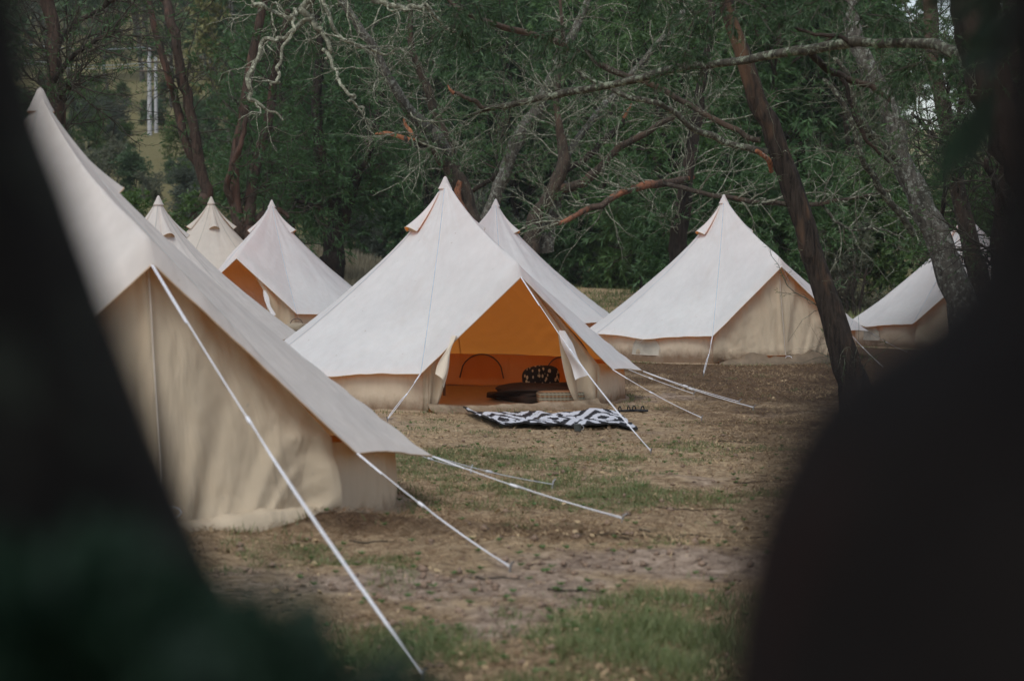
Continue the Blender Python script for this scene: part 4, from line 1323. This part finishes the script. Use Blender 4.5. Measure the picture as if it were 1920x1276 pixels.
hand_tree('speckled_tree', 'grey lichen-speckled trunk leaning left behind the far right tent', 'tree', 38,
          [dict(pts=[(1812, 600, 60), (1796, 540, 54), (1765, 460, 50), (1735, 400, 46), (1712, 345, 42), (1692, 290, 38), (1680, 230, 36), (1655, 170, 34), (1625, 120, 32), (1600, 50, 30), (1590, -40, 28)], n=30),
           dict(pts=[(1678, 300, 16, -.3), (1640, 265, 14, -.6), (1605, 215, 12, -1), (1590, 150, 10, -1.2), (1565, 110, 8, -1.2)], mat=m_bark_lich),
           dict(pts=[(1716, 440, 12, -.3), (1680, 380, 12, -.7), (1640, 330, 12, -1), (1612, 280, 11, -1.4), (1590, 210, 10, -1.6), (1545, 150, 8, -1.7)], mat=m_bark_lich)],
          m_bark_grey, tw(n1=80, n2=420, n3=420, L1=(.4, 2.2), r1=(.005, .013), r2=(.004, .008), r3=(.003, .005)), m_twig_mid, dict(per=10, L=.09, w=.007, frac=.3), seed=139, k=16)
hand_tree('ivy_dark_tree', 'narrow dark tree in front of the far right tent top', 'tree', 42,
          [dict(pts=[(1850, 640, 44), (1838, 560, 40), (1822, 470, 36), (1804, 400, 33), (1790, 330, 30), (1778, 260, 30), (1765, 180, 30), (1748, 90, 28), (1740, -40, 26)], n=26),
           dict(pts=[(1768, 430, 9, -.4), (1775, 350, 9, -1), (1785, 260, 9, -1), (1800, 180, 8, -1), (1790, 90, 6, -1)], mat=m_bark_dark),
           dict(pts=[(1766, 270, 8, -.6), (1735, 245, 8, -.8), (1710, 212, 6, -1)], mat=m_bark_dark)],
          m_bark_brown, tw(n1=90, n2=900, n3=900, L1=(.5, 2.6)), m_twig_dark, dict(per=14, L=.1, w=.009, frac=.6), seed=149)
hand_tree('black_tree', 'almost black upright tree beside the right edge', 'tree', 33,
          [dict(pts=[(1905, 700, 56), (1890, 600, 50), (1878, 480, 42), (1885, 380, 38), (1895, 280, 40), (1900, 200, 44), (1905, 100, 36), (1900, -40, 30)], n=24),
           dict(pts=[(1882, 400, 14), (1862, 350, 12, -.5), (1850, 300, 9, -.8)])],
          m_bark_dark, tw(n1=60, n2=500, n3=600, L1=(.5, 2)), m_twig_dark, dict(per=12, L=.09, w=.008, frac=.5), seed=151)
hand_tree('upper_left_tree', 'dark green tree overhanging the upper left of the slope', 'tree', 40,
          [dict(pts=[(96, 420, 40), (98, 300, 34), (104, 200, 30), (98, 150, 28), (92, 60, 26), (80, -60, 24)], n=20, mat=m_bark_red),
           dict(pts=[(98, 170, 12), (130, 120, 10, -.6), (175, 80, 8, -1), (215, 60, 5, -1)]),
           dict(pts=[(95, 120, 12), (130, 60, 10, .6), (180, 20, 8, 1), (230, -10, 6, 1)]),
           dict(pts=[(100, 195, 8), (120, 170, 6, -.5), (150, 158, 4, -1)])],
          m_bark_dark, tw(n1=90, n2=700, n3=600, L1=(.5, 2.0), t0=.3), m_twig_dark, dict(per=14, L=.1, w=.008, frac=.4), seed=157)

# knobbly lichen-hung branches at the top, nearer than the wood
hand_tree('lichen_tree', 'dead tree hung with pale knobbly lichen above the small white tent', 'tree', 44,
          [dict(pts=[(700, -330, 60), (690, -220, 54), (680, -150, 48), (660, -60, 30), (600, -20, 16), (560, 20, 9)], n=16),
           dict(pts=[(600, -20, 12), (588, 20, 11), (592, 60, 10), (600, 85, 8), (610, 110, 5)], mat=m_twig, rough=.42, wob=.75),
           dict(pts=[(585, 20, 8), (560, 50, 8), (530, 85, 7), (505, 95, 9), (492, 130, 10), (490, 180, 9), (508, 205, 6), (530, 225, 4)], mat=m_twig, rough=.42, wob=.75, n=26),
           dict(pts=[(560, 40, 6), (548, 80, 6, -.5), (520, 130, 5, -.5), (508, 160, 4, -.5)], mat=m_twig, rough=.42, wob=.75),
           dict(pts=[(600, -10, 8), (640, 60, 7), (680, 85, 6), (705, 90, 5, .5), (740, 100, 4, .5)], mat=m_twig, rough=.42, wob=.75),
           dict(pts=[(610, 100, 7), (640, 150, 6, -.5), (670, 180, 5, -.5), (680, 210, 3, -.5)], mat=m_twig, rough=.42, wob=.75),
           dict(pts=[(600, -20, 9), (540, 20, 7, .5), (500, 10, 6, .5), (470, -20, 5, .5)], mat=m_twig, rough=.42, wob=.75),
           dict(pts=[(660, -30, 9), (720, 20, 8, .5), (790, 30, 7, .5), (850, 60, 6, 1)], mat=m_twig, rough=.42, wob=.75)],
          m_bark_lich, tw(n1=44, n2=170, n3=200, L1=(.5, 2.2), L2=(.2, .9), wig=.34, up=(0, 0, -.9), up2=(0, 0, -.5), r1=(.016, .03), r2=(.010, .018), r3=(.006, .011), t0=.3), m_twig, base=False, seed=163)

# small saplings in the grass on the right
for i, (px, py, hh) in enumerate(((1582, 588, 70), (1600, 592, 95), (1612, 584, 80), (1568, 580, 60))):
    hand_tree('sapling', ['thin sapling leftmost in the grass right of the leaning trunk', 'tallest thin sapling in the grass right of the leaning trunk',
                          'thin sapling nearest the far right tent', 'short thin sapling hugging the leaning trunk'][i] if False else 'thin bare sapling in the grass right of the leaning trunk', 'sapling', 63,
              [dict(pts=[(px, py, 8), (px + 6 - 5 * (i % 2), py - hh * .4, 6), (px + 14 - 12 * (i % 2), py - hh, 4)], n=10)], m_bark_dark,
              dict(n1=14, n2=40, n3=60, L1=(.3, 1.1), L2=(.1, .5), L3=(.05, .2)), m_twig_dark, seed=170 + i, k=7, group='thin saplings in the grass')

# ------------------------------------------------------------------ power poles on the slope
def power_pole(px, pyt, pyb, D, w, label, arm=True):
    a, b = at(px, pyb, D), at(px, pyt, D)
    gz = float(ground(a[0], a[1])); a[2] = gz - .3
    root = empty('power_pole', (a[0], a[1], gz)); props(root, label, 'power pole')
    r = w / 2 * D / F
    mb = MB(); P = np.stack([a + (b - a) * f for f in np.linspace(0, 1, 8)]); P[:, :2] = P[0, :2]
    mb.tubes(P[None], np.linspace(r * 1.1, r * .8, 8)[None], 12); mb.add(np.array([P[-1] + [r * .8 * math.cos(q), r * .8 * math.sin(q), 0] for q in np.arange(8) * .785]), [(0, 1, 2, 3), (0, 3, 4, 7), (4, 5, 6, 7)])
    obj('pole', mb, m_pale_pole, root)
    if arm:
        for dz in (.25, 1.9) if arm == 2 else (.4,):
            mb = MB(); mb.box((P[-1][0], P[-1][1] - r - .05, P[-1][2] - dz), (2.4 * (.45 if dz < .3 else 1), .1, .12)); obj('crossarm', mb, m_pole, root)
        for dx in (-1.1, -.4, .4, 1.1):
            mb = MB(); c = np.array((P[-1][0] + dx * .95, P[-1][1] - r - .05, P[-1][2] - (1.9 if arm == 2 else .4) + .06))
            mb.tubes(np.stack([c, c + [0, 0, .06], c + [0, 0, .1], c + [0, 0, .2]])[None], np.array([[.03, .06, .04, .05]]), 8); obj('insulator', mb, m_net, root)
    return P[-1]


t1 = power_pole(281, 90, 262, 172, 8.5, 'taller of the two pale power poles on the slope, carrying the wires', 2)
t2 = power_pole(293, 108, 258, 175, 7, 'shorter pale power pole standing close beside the taller one', 1)
mb = MB()
for i, (x0, y0, x1, y1, sag) in enumerate(((281, 88, 40, 82, 6), (279, 118, 40, 112, 6), (281, 124, 40, 119, 6), (284, 89, 470, 140, 5), (290, 118, 470, 150, 5))):
    A_, B_ = at(x0, y0, 172), at(x1, y1, 150 if x1 < 100 else 230)
    tt = np.linspace(0, 1, 20)[:, None]; L = A_ + (B_ - A_) * tt - np.array([0, 0, 1]) * np.sin(np.pi * tt) * .3
    o = obj('power_wire', MB().tubes(L[None], np.full((1, 20), .03), 5), m_wire)
    props(o, 'thin pale power wire strung from the twin poles across the slope', 'wire', 'power wires from the pale poles')

# ------------------------------------------------------------------ things in and in front of the open tent
def rug_mat():
    m, nt = M('diamond_rug')
    tc = N(nt, 'ShaderNodeAttribute'); tc.attribute_name = 'tone'
    sep = N(nt, 'ShaderNodeSeparateColor'); nt.links.new(tc.outputs['Color'], sep.inputs[0])
    u = math_(nt, 'DIVIDE', math_(nt, 'FLOOR', math_(nt, 'MULTIPLY', sep.outputs[0], 120)), 120)
    v = math_(nt, 'DIVIDE', math_(nt, 'FLOOR', math_(nt, 'MULTIPLY', sep.outputs[1], 44)), 44)
    fu = math_(nt, 'ABSOLUTE', math_(nt, 'SUBTRACT', math_(nt, 'FRACT', math_(nt, 'MULTIPLY', u, 3.0)), .5))
    fv = math_(nt, 'ABSOLUTE', math_(nt, 'SUBTRACT', math_(nt, 'FRACT', math_(nt, 'MULTIPLY', v, 1.0)), .5))
    d = math_(nt, 'ADD', fu, fv)
    k_ = math_(nt, 'FRACT', math_(nt, 'ADD', math_(nt, 'MULTIPLY', d, 3.3), .05))
    c = math_(nt, 'GREATER_THAN', k_, .46)
    c = mix_(nt, c, (.02, .02, .024), (.56, .57, .6))
    c = mix_(nt, .35, c, ramp_(nt, noise_(nt, N(nt, 'ShaderNodeTexCoord').outputs['Object'], 18, 5, .7), [(.3, (.12, .1, .08)), (.7, (.5, .5, .5))]), 'OVERLAY')
    out_(nt, princ(nt, c, .8, None, .2))
    return m


m_rug = rug_mat()
U = np.linspace(0, 1, 110); V = np.linspace(0, 1, 60)
p00, p10, p01, p11 = at(868, 779, 27.0), at(1160, 768, 26.8), at(925, 800, 24.7), at(1196, 800, 24.3)
for q in (p00, p10, p01, p11): q[2] = 0
UU, VV = np.meshgrid(U, V)
Pq = (p00 * (1 - UU[..., None]) + p10 * UU[..., None]) * (1 - VV[..., None]) + (p01 * (1 - UU[..., None]) + p11 * UU[..., None]) * VV[..., None]
hgt = .025 + .02 * np.maximum(0, fbm(UU * 3.2, VV * 2.2 + 5, 3)) * 2 + .05 * np.exp(-((UU - .85) / .14) ** 2) * (1 - VV * .4) + .06 * sstep(.5, 1, VV) * np.exp(-((UU - .28) / .26) ** 2) + .035 * sstep(.6, 1, VV) * np.exp(-((UU - .7) / .1) ** 2) + .07 * np.exp(-(UU / .05) ** 2)
Pq[..., 2] = ground(Pq[..., 0], Pq[..., 1]) + hgt
Pq[..., 1] -= .06 * fbm(UU * 4, VV, 2) * VV
rug_root = empty('patterned_rug', (float(Pq[30, 55, 0]), float(Pq[30, 55, 1]), float(Pq[30, 55, 2]) - .03))
props(rug_root, 'black and white diamond-patterned rug rumpled on the ground at the open tent door', 'rug')
col2 = np.stack([UU, VV, 0 * UU], -1).reshape(-1, 3)
mb = MB(); mb.grid(Pq, col2); obj('rug_top', mb, m_rug, rug_root)
under = Pq.copy(); under[..., 2] -= .012
mb = MB(); mb.grid(under)
edge_t = np.concatenate([Pq[0], Pq[1:, -1], Pq[-1, ::-1][1:], Pq[::-1, 0][1:]]); edge_b = edge_t.copy(); edge_b[:, 2] = np.maximum(edge_b[:, 2] - .022, ground(edge_b[:, 0], edge_b[:, 1]) - .01)
mb.grid(np.stack([edge_t, edge_b])); obj('rug_border', mb, m_black, rug_root)

MR = np.radians(TSPEC['main']['az'])


def inm(l, b, z):
    """point in the open tent: l to its right, b deeper from the door plane towards the back"""
    x, y = l, -2.3 + b
    c, s = math.cos(MR), math.sin(MR)
    X_, Y_ = TSPEC['main']['p'][0] + x * c - y * s, TSPEC['main']['p'][1] + x * s + y * c
    return np.array([X_, Y_, float(ground(X_, Y_)) + .03 + z])


def soft_box(c, d, rz, name, mat, parent, amp=.03, seed=0, n=18, pw=4):
    """rounded cushion-like solid"""
    th = np.linspace(-np.pi / 2, np.pi / 2, n); ph = np.linspace(0, 2 * np.pi, 2 * n)[:-1]
    T_, P_ = np.meshgrid(th, ph, indexing='ij')
    def sp(x, e): return np.sign(x) * np.abs(x) ** e
    e = 2 / pw
    x = sp(np.cos(T_), e) * sp(np.cos(P_), e); y = sp(np.cos(T_), e) * sp(np.sin(P_), e); z = sp(np.sin(T_), e if name != 'cushion_cover' else .9)
    k_ = 1 + amp * fbm(x * 2 + seed, y * 2 + z * 1.7, 3)
    V_ = np.stack([x * d[0] / 2 * k_, y * d[1] / 2 * k_, z * d[2] / 2 * k_], -1)
    R_ = np.array([[math.cos(rz), -math.sin(rz), 0], [math.sin(rz), math.cos(rz), 0], [0, 0, 1]])
    mb = MB(); mb.grid(V_ @ R_.T + np.array(c), close=True); mb.f4 = [f[:, ::-1] for f in mb.f4]
    return obj(name, mb, mat, parent)


m_cover = simple('dark_bed_cover', (.035, .022, .015), .9)
m_mattress = simple('pale_bundle_cloth', (.3, .25, .18), .9)


def leafprint():
    m, nt = M('leaf_print_cushion')
    tc = N(nt, 'ShaderNodeTexCoord').outputs['Object']
    v = N(nt, 'ShaderNodeTexVoronoi'); v.inputs['Scale'].default_value = 13; nt.links.new(map_(nt, tc, (1.7, 1, 1), (0, .7, .5)), v.inputs['Vector'])
    c = ramp_(nt, v.outputs['Distance'], [(.3, (.5, .4, .24)), (.4, (.02, .015, .012))])
    out_(nt, princ(nt, c, .9)); return m


def stripes():
    m, nt = M('striped_blanket')
    tc = N(nt, 'ShaderNodeTexCoord').outputs['Object']
    sep = N(nt, 'ShaderNodeSeparateXYZ'); nt.links.new(tc, sep.inputs[0])
    f_ = math_(nt, 'FRACT', math_(nt, 'MULTIPLY', sep.outputs[2], 16))
    z = math_(nt, 'GREATER_THAN', math_(nt, 'FRACT', math_(nt, 'MULTIPLY', math_(nt, 'ADD', sep.outputs[0], sep.outputs[1]), 18)), .5)
    c = ramp_(nt, f_, [(.0, (.03, .045, .045)), (.35, (.35, .3, .2)), (.5, (.05, .06, .05)), (.8, (.25, .13, .06))])
    c = mix_(nt, math_(nt, 'MULTIPLY', z, .35), c, (.3, .28, .2))
    out_(nt, princ(nt, c, .9)); return m


m_leafc, m_stripe = leafprint(), stripes()
bed = empty('low_bed', tuple(inm(.81, 1.0, 0))); props(bed, 'low bed under a dark cover on the floor of the open orange tent', 'bed')
soft_box(inm(.85, 1.15, .05), (1.0, 1.3, .1), MR, 'mattress', m_cover, bed, .02, 1, 18, 8)
soft_box(inm(1.0, 1.1, .10), (1.45, 1.3, .25), MR, 'bed_cover', m_cover, bed, .35, 4, 26, 2.4)
soft_box(inm(.62, .95, .10), (.5, .6, .2), MR + .6, 'crumpled_cover', m_cover, bed, .5, 8, 22, 2.2)
pl_ = soft_box(inm(.98, 1.25, .27), (.58, .2, .34), MR + .1, 'cushion', m_leafc, None, .08, 7, 18, 3)
props(pl_, 'black cushion printed with golden leaves leaning up on the dark bed', 'cushion')
bl_ = soft_box(inm(.80, .34, .09), (.62, .36, .17), MR - .35, 'folded_blanket', m_stripe, None, .05, 9, 18, 6)
props(bl_, 'folded striped blanket just inside the open tent door', 'blanket')

# sandals
for i, (px, py, rz) in enumerate(((1172, 772, .3), (1198, 774, -.5))):
    c = gpx(px, py)
    root = empty('sandal', tuple(c)); props(root, ('black strappy sandal touching the tent wall beside the rug', 'black strappy sandal lying farther out on the soil')[i], 'sandal', 'pair of black sandals by the tent wall')
    a = np.linspace(0, 2 * np.pi, 28)[:-1]
    out = np.stack([.125 * np.cos(a), (.045 + .008 * np.cos(a)) * np.sin(a), 0 * a], -1)
    R_ = np.array([[math.cos(rz), -math.sin(rz), 0], [math.sin(rz), math.cos(rz), 0], [0, 0, 1]])
    lay = []
    for s_, z_ in ((.02, 0), (1, 0), (1.03, .012), (1, .026), (.02, .024)): lay.append((out * s_ + [0, 0, z_]) @ R_.T + c)
    mb = MB(); mb.grid(np.stack(lay), close=True); mb.f4 = [f[:, ::-1] for f in mb.f4]; obj('sole', mb, m_black, root)
    for dx in (.05, -.07):
        b_ = np.linspace(0, np.pi, 12); q = np.stack([0 * b_ + dx, .048 * np.cos(b_), .02 + .05 * np.sin(b_)], -1) @ R_.T + c
        mb = MB(); mb.tubes(q[None], np.full((1, 12), .008), 6); obj('strap', mb, m_black, root)
# small enamel mug on the ground
c = gpx(1083, 810); a = np.linspace(0, 2 * np.pi, 21)[:-1]
mug = empty('camp_mug', tuple(c)); props(mug, 'small dark enamel mug standing on the straw in front of the rug', 'mug')
mb = MB(); mb.grid(np.stack([np.stack([r * np.cos(a), r * np.sin(a), 0 * a + z], -1) + c for r, z in ((.002, .004), (.036, .004), (.040, .02), (.041, .085), (.043, .09), (.038, .088), (.036, .02), (.002, .016))]), close=True)
mb.f4 = [f[:, ::-1] for f in mb.f4]; obj('cup', mb, simple('dark_enamel', (.07, .08, .08), .3), mug)
b_ = np.linspace(-1.4, 1.4, 10); mb = MB(); mb.tubes((np.stack([.04 + .028 * np.cos(b_), 0 * b_, .048 + .026 * np.sin(b_)], -1) + c)[None], np.full((1, 10), .005), 6); obj('handle', mb, m_metal, mug)

# bag inside the small open tent
cC = TSPEC['C']['p']; q0 = at(556, 607, 47.3); q0[2] = float(ground(q0[0], q0[1]))
bag = empty('bedding_bundle', tuple(q0)); props(bag, 'pale bundle lying low in the doorway of the small white tent', 'bundle')
soft_box(q0 + [0, 0, .12], (.5, .3, .24), .3, 'bundle_body', m_mattress, bag, .25, 5, 16, 3)
b_ = np.linspace(0, np.pi, 12); mb = MB(); mb.tubes((np.stack([.14 * np.cos(b_), 0 * b_, .2 + .14 * np.sin(b_)], -1) + q0)[None], np.full((1, 12), .012), 6); obj('handle', mb, m_pole, bag)

# fallen twigs on the soil
Gt = 'fallen twigs on the soil'
for i, (px, py, L) in enumerate(((1300, 960, .5), (1180, 1005, .7), (1330, 1010, .9), (1240, 1018, .6), (700, 1020, .3), (1080, 1110, .3), (1390, 830, .5), (1420, 905, .4), (860, 840, .25), (1350, 715, .6), (1480, 722, .7), (930, 1090, .3))):
    c = gpx(px, py); a = rnd.uniform(-.5, .5)
    t_ = np.linspace(-.5, .5, 9); q = np.stack([c[0] + np.cos(a) * t_ * L, c[1] + np.sin(a) * t_ * L + .02 * np.sin(t_ * 9), 0 * t_], -1); q[:, 2] = ground(q[:, 0], q[:, 1]) + .008
    mb = MB(); mb.tubes(q[None], np.linspace(.007, .003, 9)[None], 5)
    props(obj('fallen_twig', mb, m_twig_dark), 'thin dark twig fallen on the soil in front of the tents', 'twig', Gt)

# ------------------------------------------------------------------ the two near black trees that frame the view
def near_tree(name, label, edge, side, D, rads, seed, ztop=4.6):
    """edge: photo outline (px, py) of the visible flank; a lofted trunk stands behind it"""
    E_ = np.array(edge, float)
    rows = np.linspace(E_[0, 1], E_[-1, 1], 60); ex = resample(E_, 240); o_ = np.argsort(ex[:, 1]); xx = np.interp(rows, ex[o_, 1], ex[o_, 0])
    rr = np.interp(rows, [r[0] for r in rads], [r[1] for r in rads])
    C_ = []
    for x_, y_, r in zip(xx, rows, rr):
        p = at(x_, y_, D); C_.append([p[0] - side * r, D, p[2], r])
    C_ = np.array(C_)
    C_ = C_[np.argsort(C_[:, 2])]
    lo, hi = C_[0], C_[-1]
    gz = float(ground(lo[0], D))
    sl = (C_[8] - C_[0])[:2] / (C_[8, 2] - C_[0, 2])
    below = [np.array([lo[0] - sl[0] * .25 * (lo[2] - z) , D, z, lo[3] * (1 + .35 * ((lo[2] - z) / (lo[2] - gz)) ** 2)]) for z in np.linspace(gz - .1, lo[2] - .04, 22)]
    sh = (C_[-1] - C_[-9])[:2] / (C_[-1, 2] - C_[-9, 2])
    above = [np.array([hi[0] + np.clip(sh[0], -.3, .3) * (z - hi[2]), D + .1 * (z - hi[2]), z, hi[3] * (1 - .5 * (z - hi[2]) / (ztop - hi[2]))]) for z in np.linspace(hi[2] + .04, ztop, 24)]
    A = np.array(below + list(C_) + above)
    a = np.linspace(0, 2 * np.pi, 49)[:-1]
    ca, sa = np.cos(a)[None], np.sin(a)[None]
    nz = .07 * fbm(a[None] * 3.5 + seed, A[:, 2:3] * 4.2, 4) + .02 * fbm(a[None] * 14 + seed, A[:, 2:3] * 4, 3)
    r = A[:, 3:4] * (1 + nz)
    V_ = np.stack([A[:, 0:1] + r * ca, A[:, 1:2] + r * sa, A[:, 2:3] + 0 * r], -1)
    root = empty(name, (float(A[0, 0]), D, gz)); props(root, label, 'tree')
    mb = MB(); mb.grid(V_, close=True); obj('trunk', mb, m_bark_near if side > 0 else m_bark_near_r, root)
    r_ = np.random.default_rng(seed)
    top = A[-18:, :3][None]; P1, R1 = grow(r_, top, A[-18:, 3][None], 26, 0, 1, (.9, 2.6), 10, 70, .1, (0, 0, .25), (.02, .05), .3)
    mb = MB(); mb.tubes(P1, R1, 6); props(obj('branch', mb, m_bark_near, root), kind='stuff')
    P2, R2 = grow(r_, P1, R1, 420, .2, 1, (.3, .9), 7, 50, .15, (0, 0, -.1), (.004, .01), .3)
    mb = MB(); sprays(mb, r_, P2, 40, .12, .016, .6, .2); props(obj('crown', mb, m_leaf_near, root, smooth=False), kind='stuff')  # crown out of view, added overhead to shade the near trunks
    return root, A


near_tree('near_tree', 'black out-of-focus tree trunk filling the left edge', [(30, -60), (40, 0), (72, 170), (150, 400), (215, 590), (285, 790), (338, 970), (392, 1110), (450, 1200), (520, 1330)], 1, 1.15,
          [(-60, .14), (1330, .19)], 5)
near_tree('near_tree', 'black out-of-focus bulging trunk filling the right edge', [(1872, -60), (1866, 0), (1872, 200), (1868, 350), (1845, 450), (1785, 550), (1695, 625), (1595, 695), (1515, 765), (1450, 880), (1402, 1000), (1368, 1150), (1345, 1340)], -1, .66,
          [(-60, .07), (400, .08), (700, .105), (1340, .14)], 9)
# dark leaves at the foot of the view, left
r_ = np.random.default_rng(77)
sb = empty('leafy_sprig', (-.26, 1.0, float(ground(-.26, 1.0)))); props(sb, 'dark green leafy sprig out of focus at the foot of the left trunk', 'shrub')
stem = np.stack([np.array([-.26 + .03 * math.sin(i * 1.3), 1.0, .26 + i * .125]) for i in range(13)])
arms = np.stack([resample(np.array([[-.26, 1.0, 1.2], [-.2 + q * .01, .98, 1.5], [-.24 + q * .022, .96 + .04 * math.sin(q * 2), 1.80], [-.29 + q * .03, .95 + .05 * math.sin(q), 2.0 - .012 * q]]), 16) for q in range(9)])
P1, R1 = grow(r_, arms, np.full(arms.shape[:2], .006), 300, .35, 1, (.05, .16), 7, 60, .12, (0, 0, .1), (.0012, .003), .3)
mb = MB(); mb.tubes(stem[None], np.linspace(.015, .006, 13)[None], 6); mb.tubes(arms[:, :11], np.full((9, 11), .004), 5); obj('stem', mb, m_bark_near, sb)
mb = MB(); sprays(mb, r_, P1, 60, .045, .008, .7, .1, .3)
V_ = mb.v[0].reshape(-1, 4, 3); C4 = mb.c[0].reshape(-1, 4, 3); ctr = V_.mean(1)
lim = np.interp(ctr[:, 0], [-.4, -.2, -.126, -.03], [1.965, 1.955, 1.918, 1.868]) + .006 * np.sin(ctr[:, 0] * 90)
ok = (ctr[:, 2] < lim) & (ctr[:, 0] < -.035)
mb = MB(); mb.add(V_[ok].reshape(-1, 3), np.arange(4 * ok.sum()).reshape(-1, 4), C4[ok].reshape(-1, 3))
props(obj('crown', mb, m_leaf_near, sb, smooth=False), kind='stuff')

# ------------------------------------------------------------------ thin moist air over the valley
mh, nt = M('valley_haze')
pv = N(nt, 'ShaderNodeVolumePrincipled')
pv.inputs['Color'].default_value = (.8, .88, .9, 1); pv.inputs['Density'].default_value = .00022; pv.inputs['Anisotropy'].default_value = .2
o_ = N(nt, 'ShaderNodeOutputMaterial'); nt.links.new(pv.outputs[0], o_.inputs['Volume'])
mb = MB(); mb.box((0, 195, 60), (420, 500, 128)); hz = obj('haze', mb, mh, smooth=False); props(hz, kind='stuff')
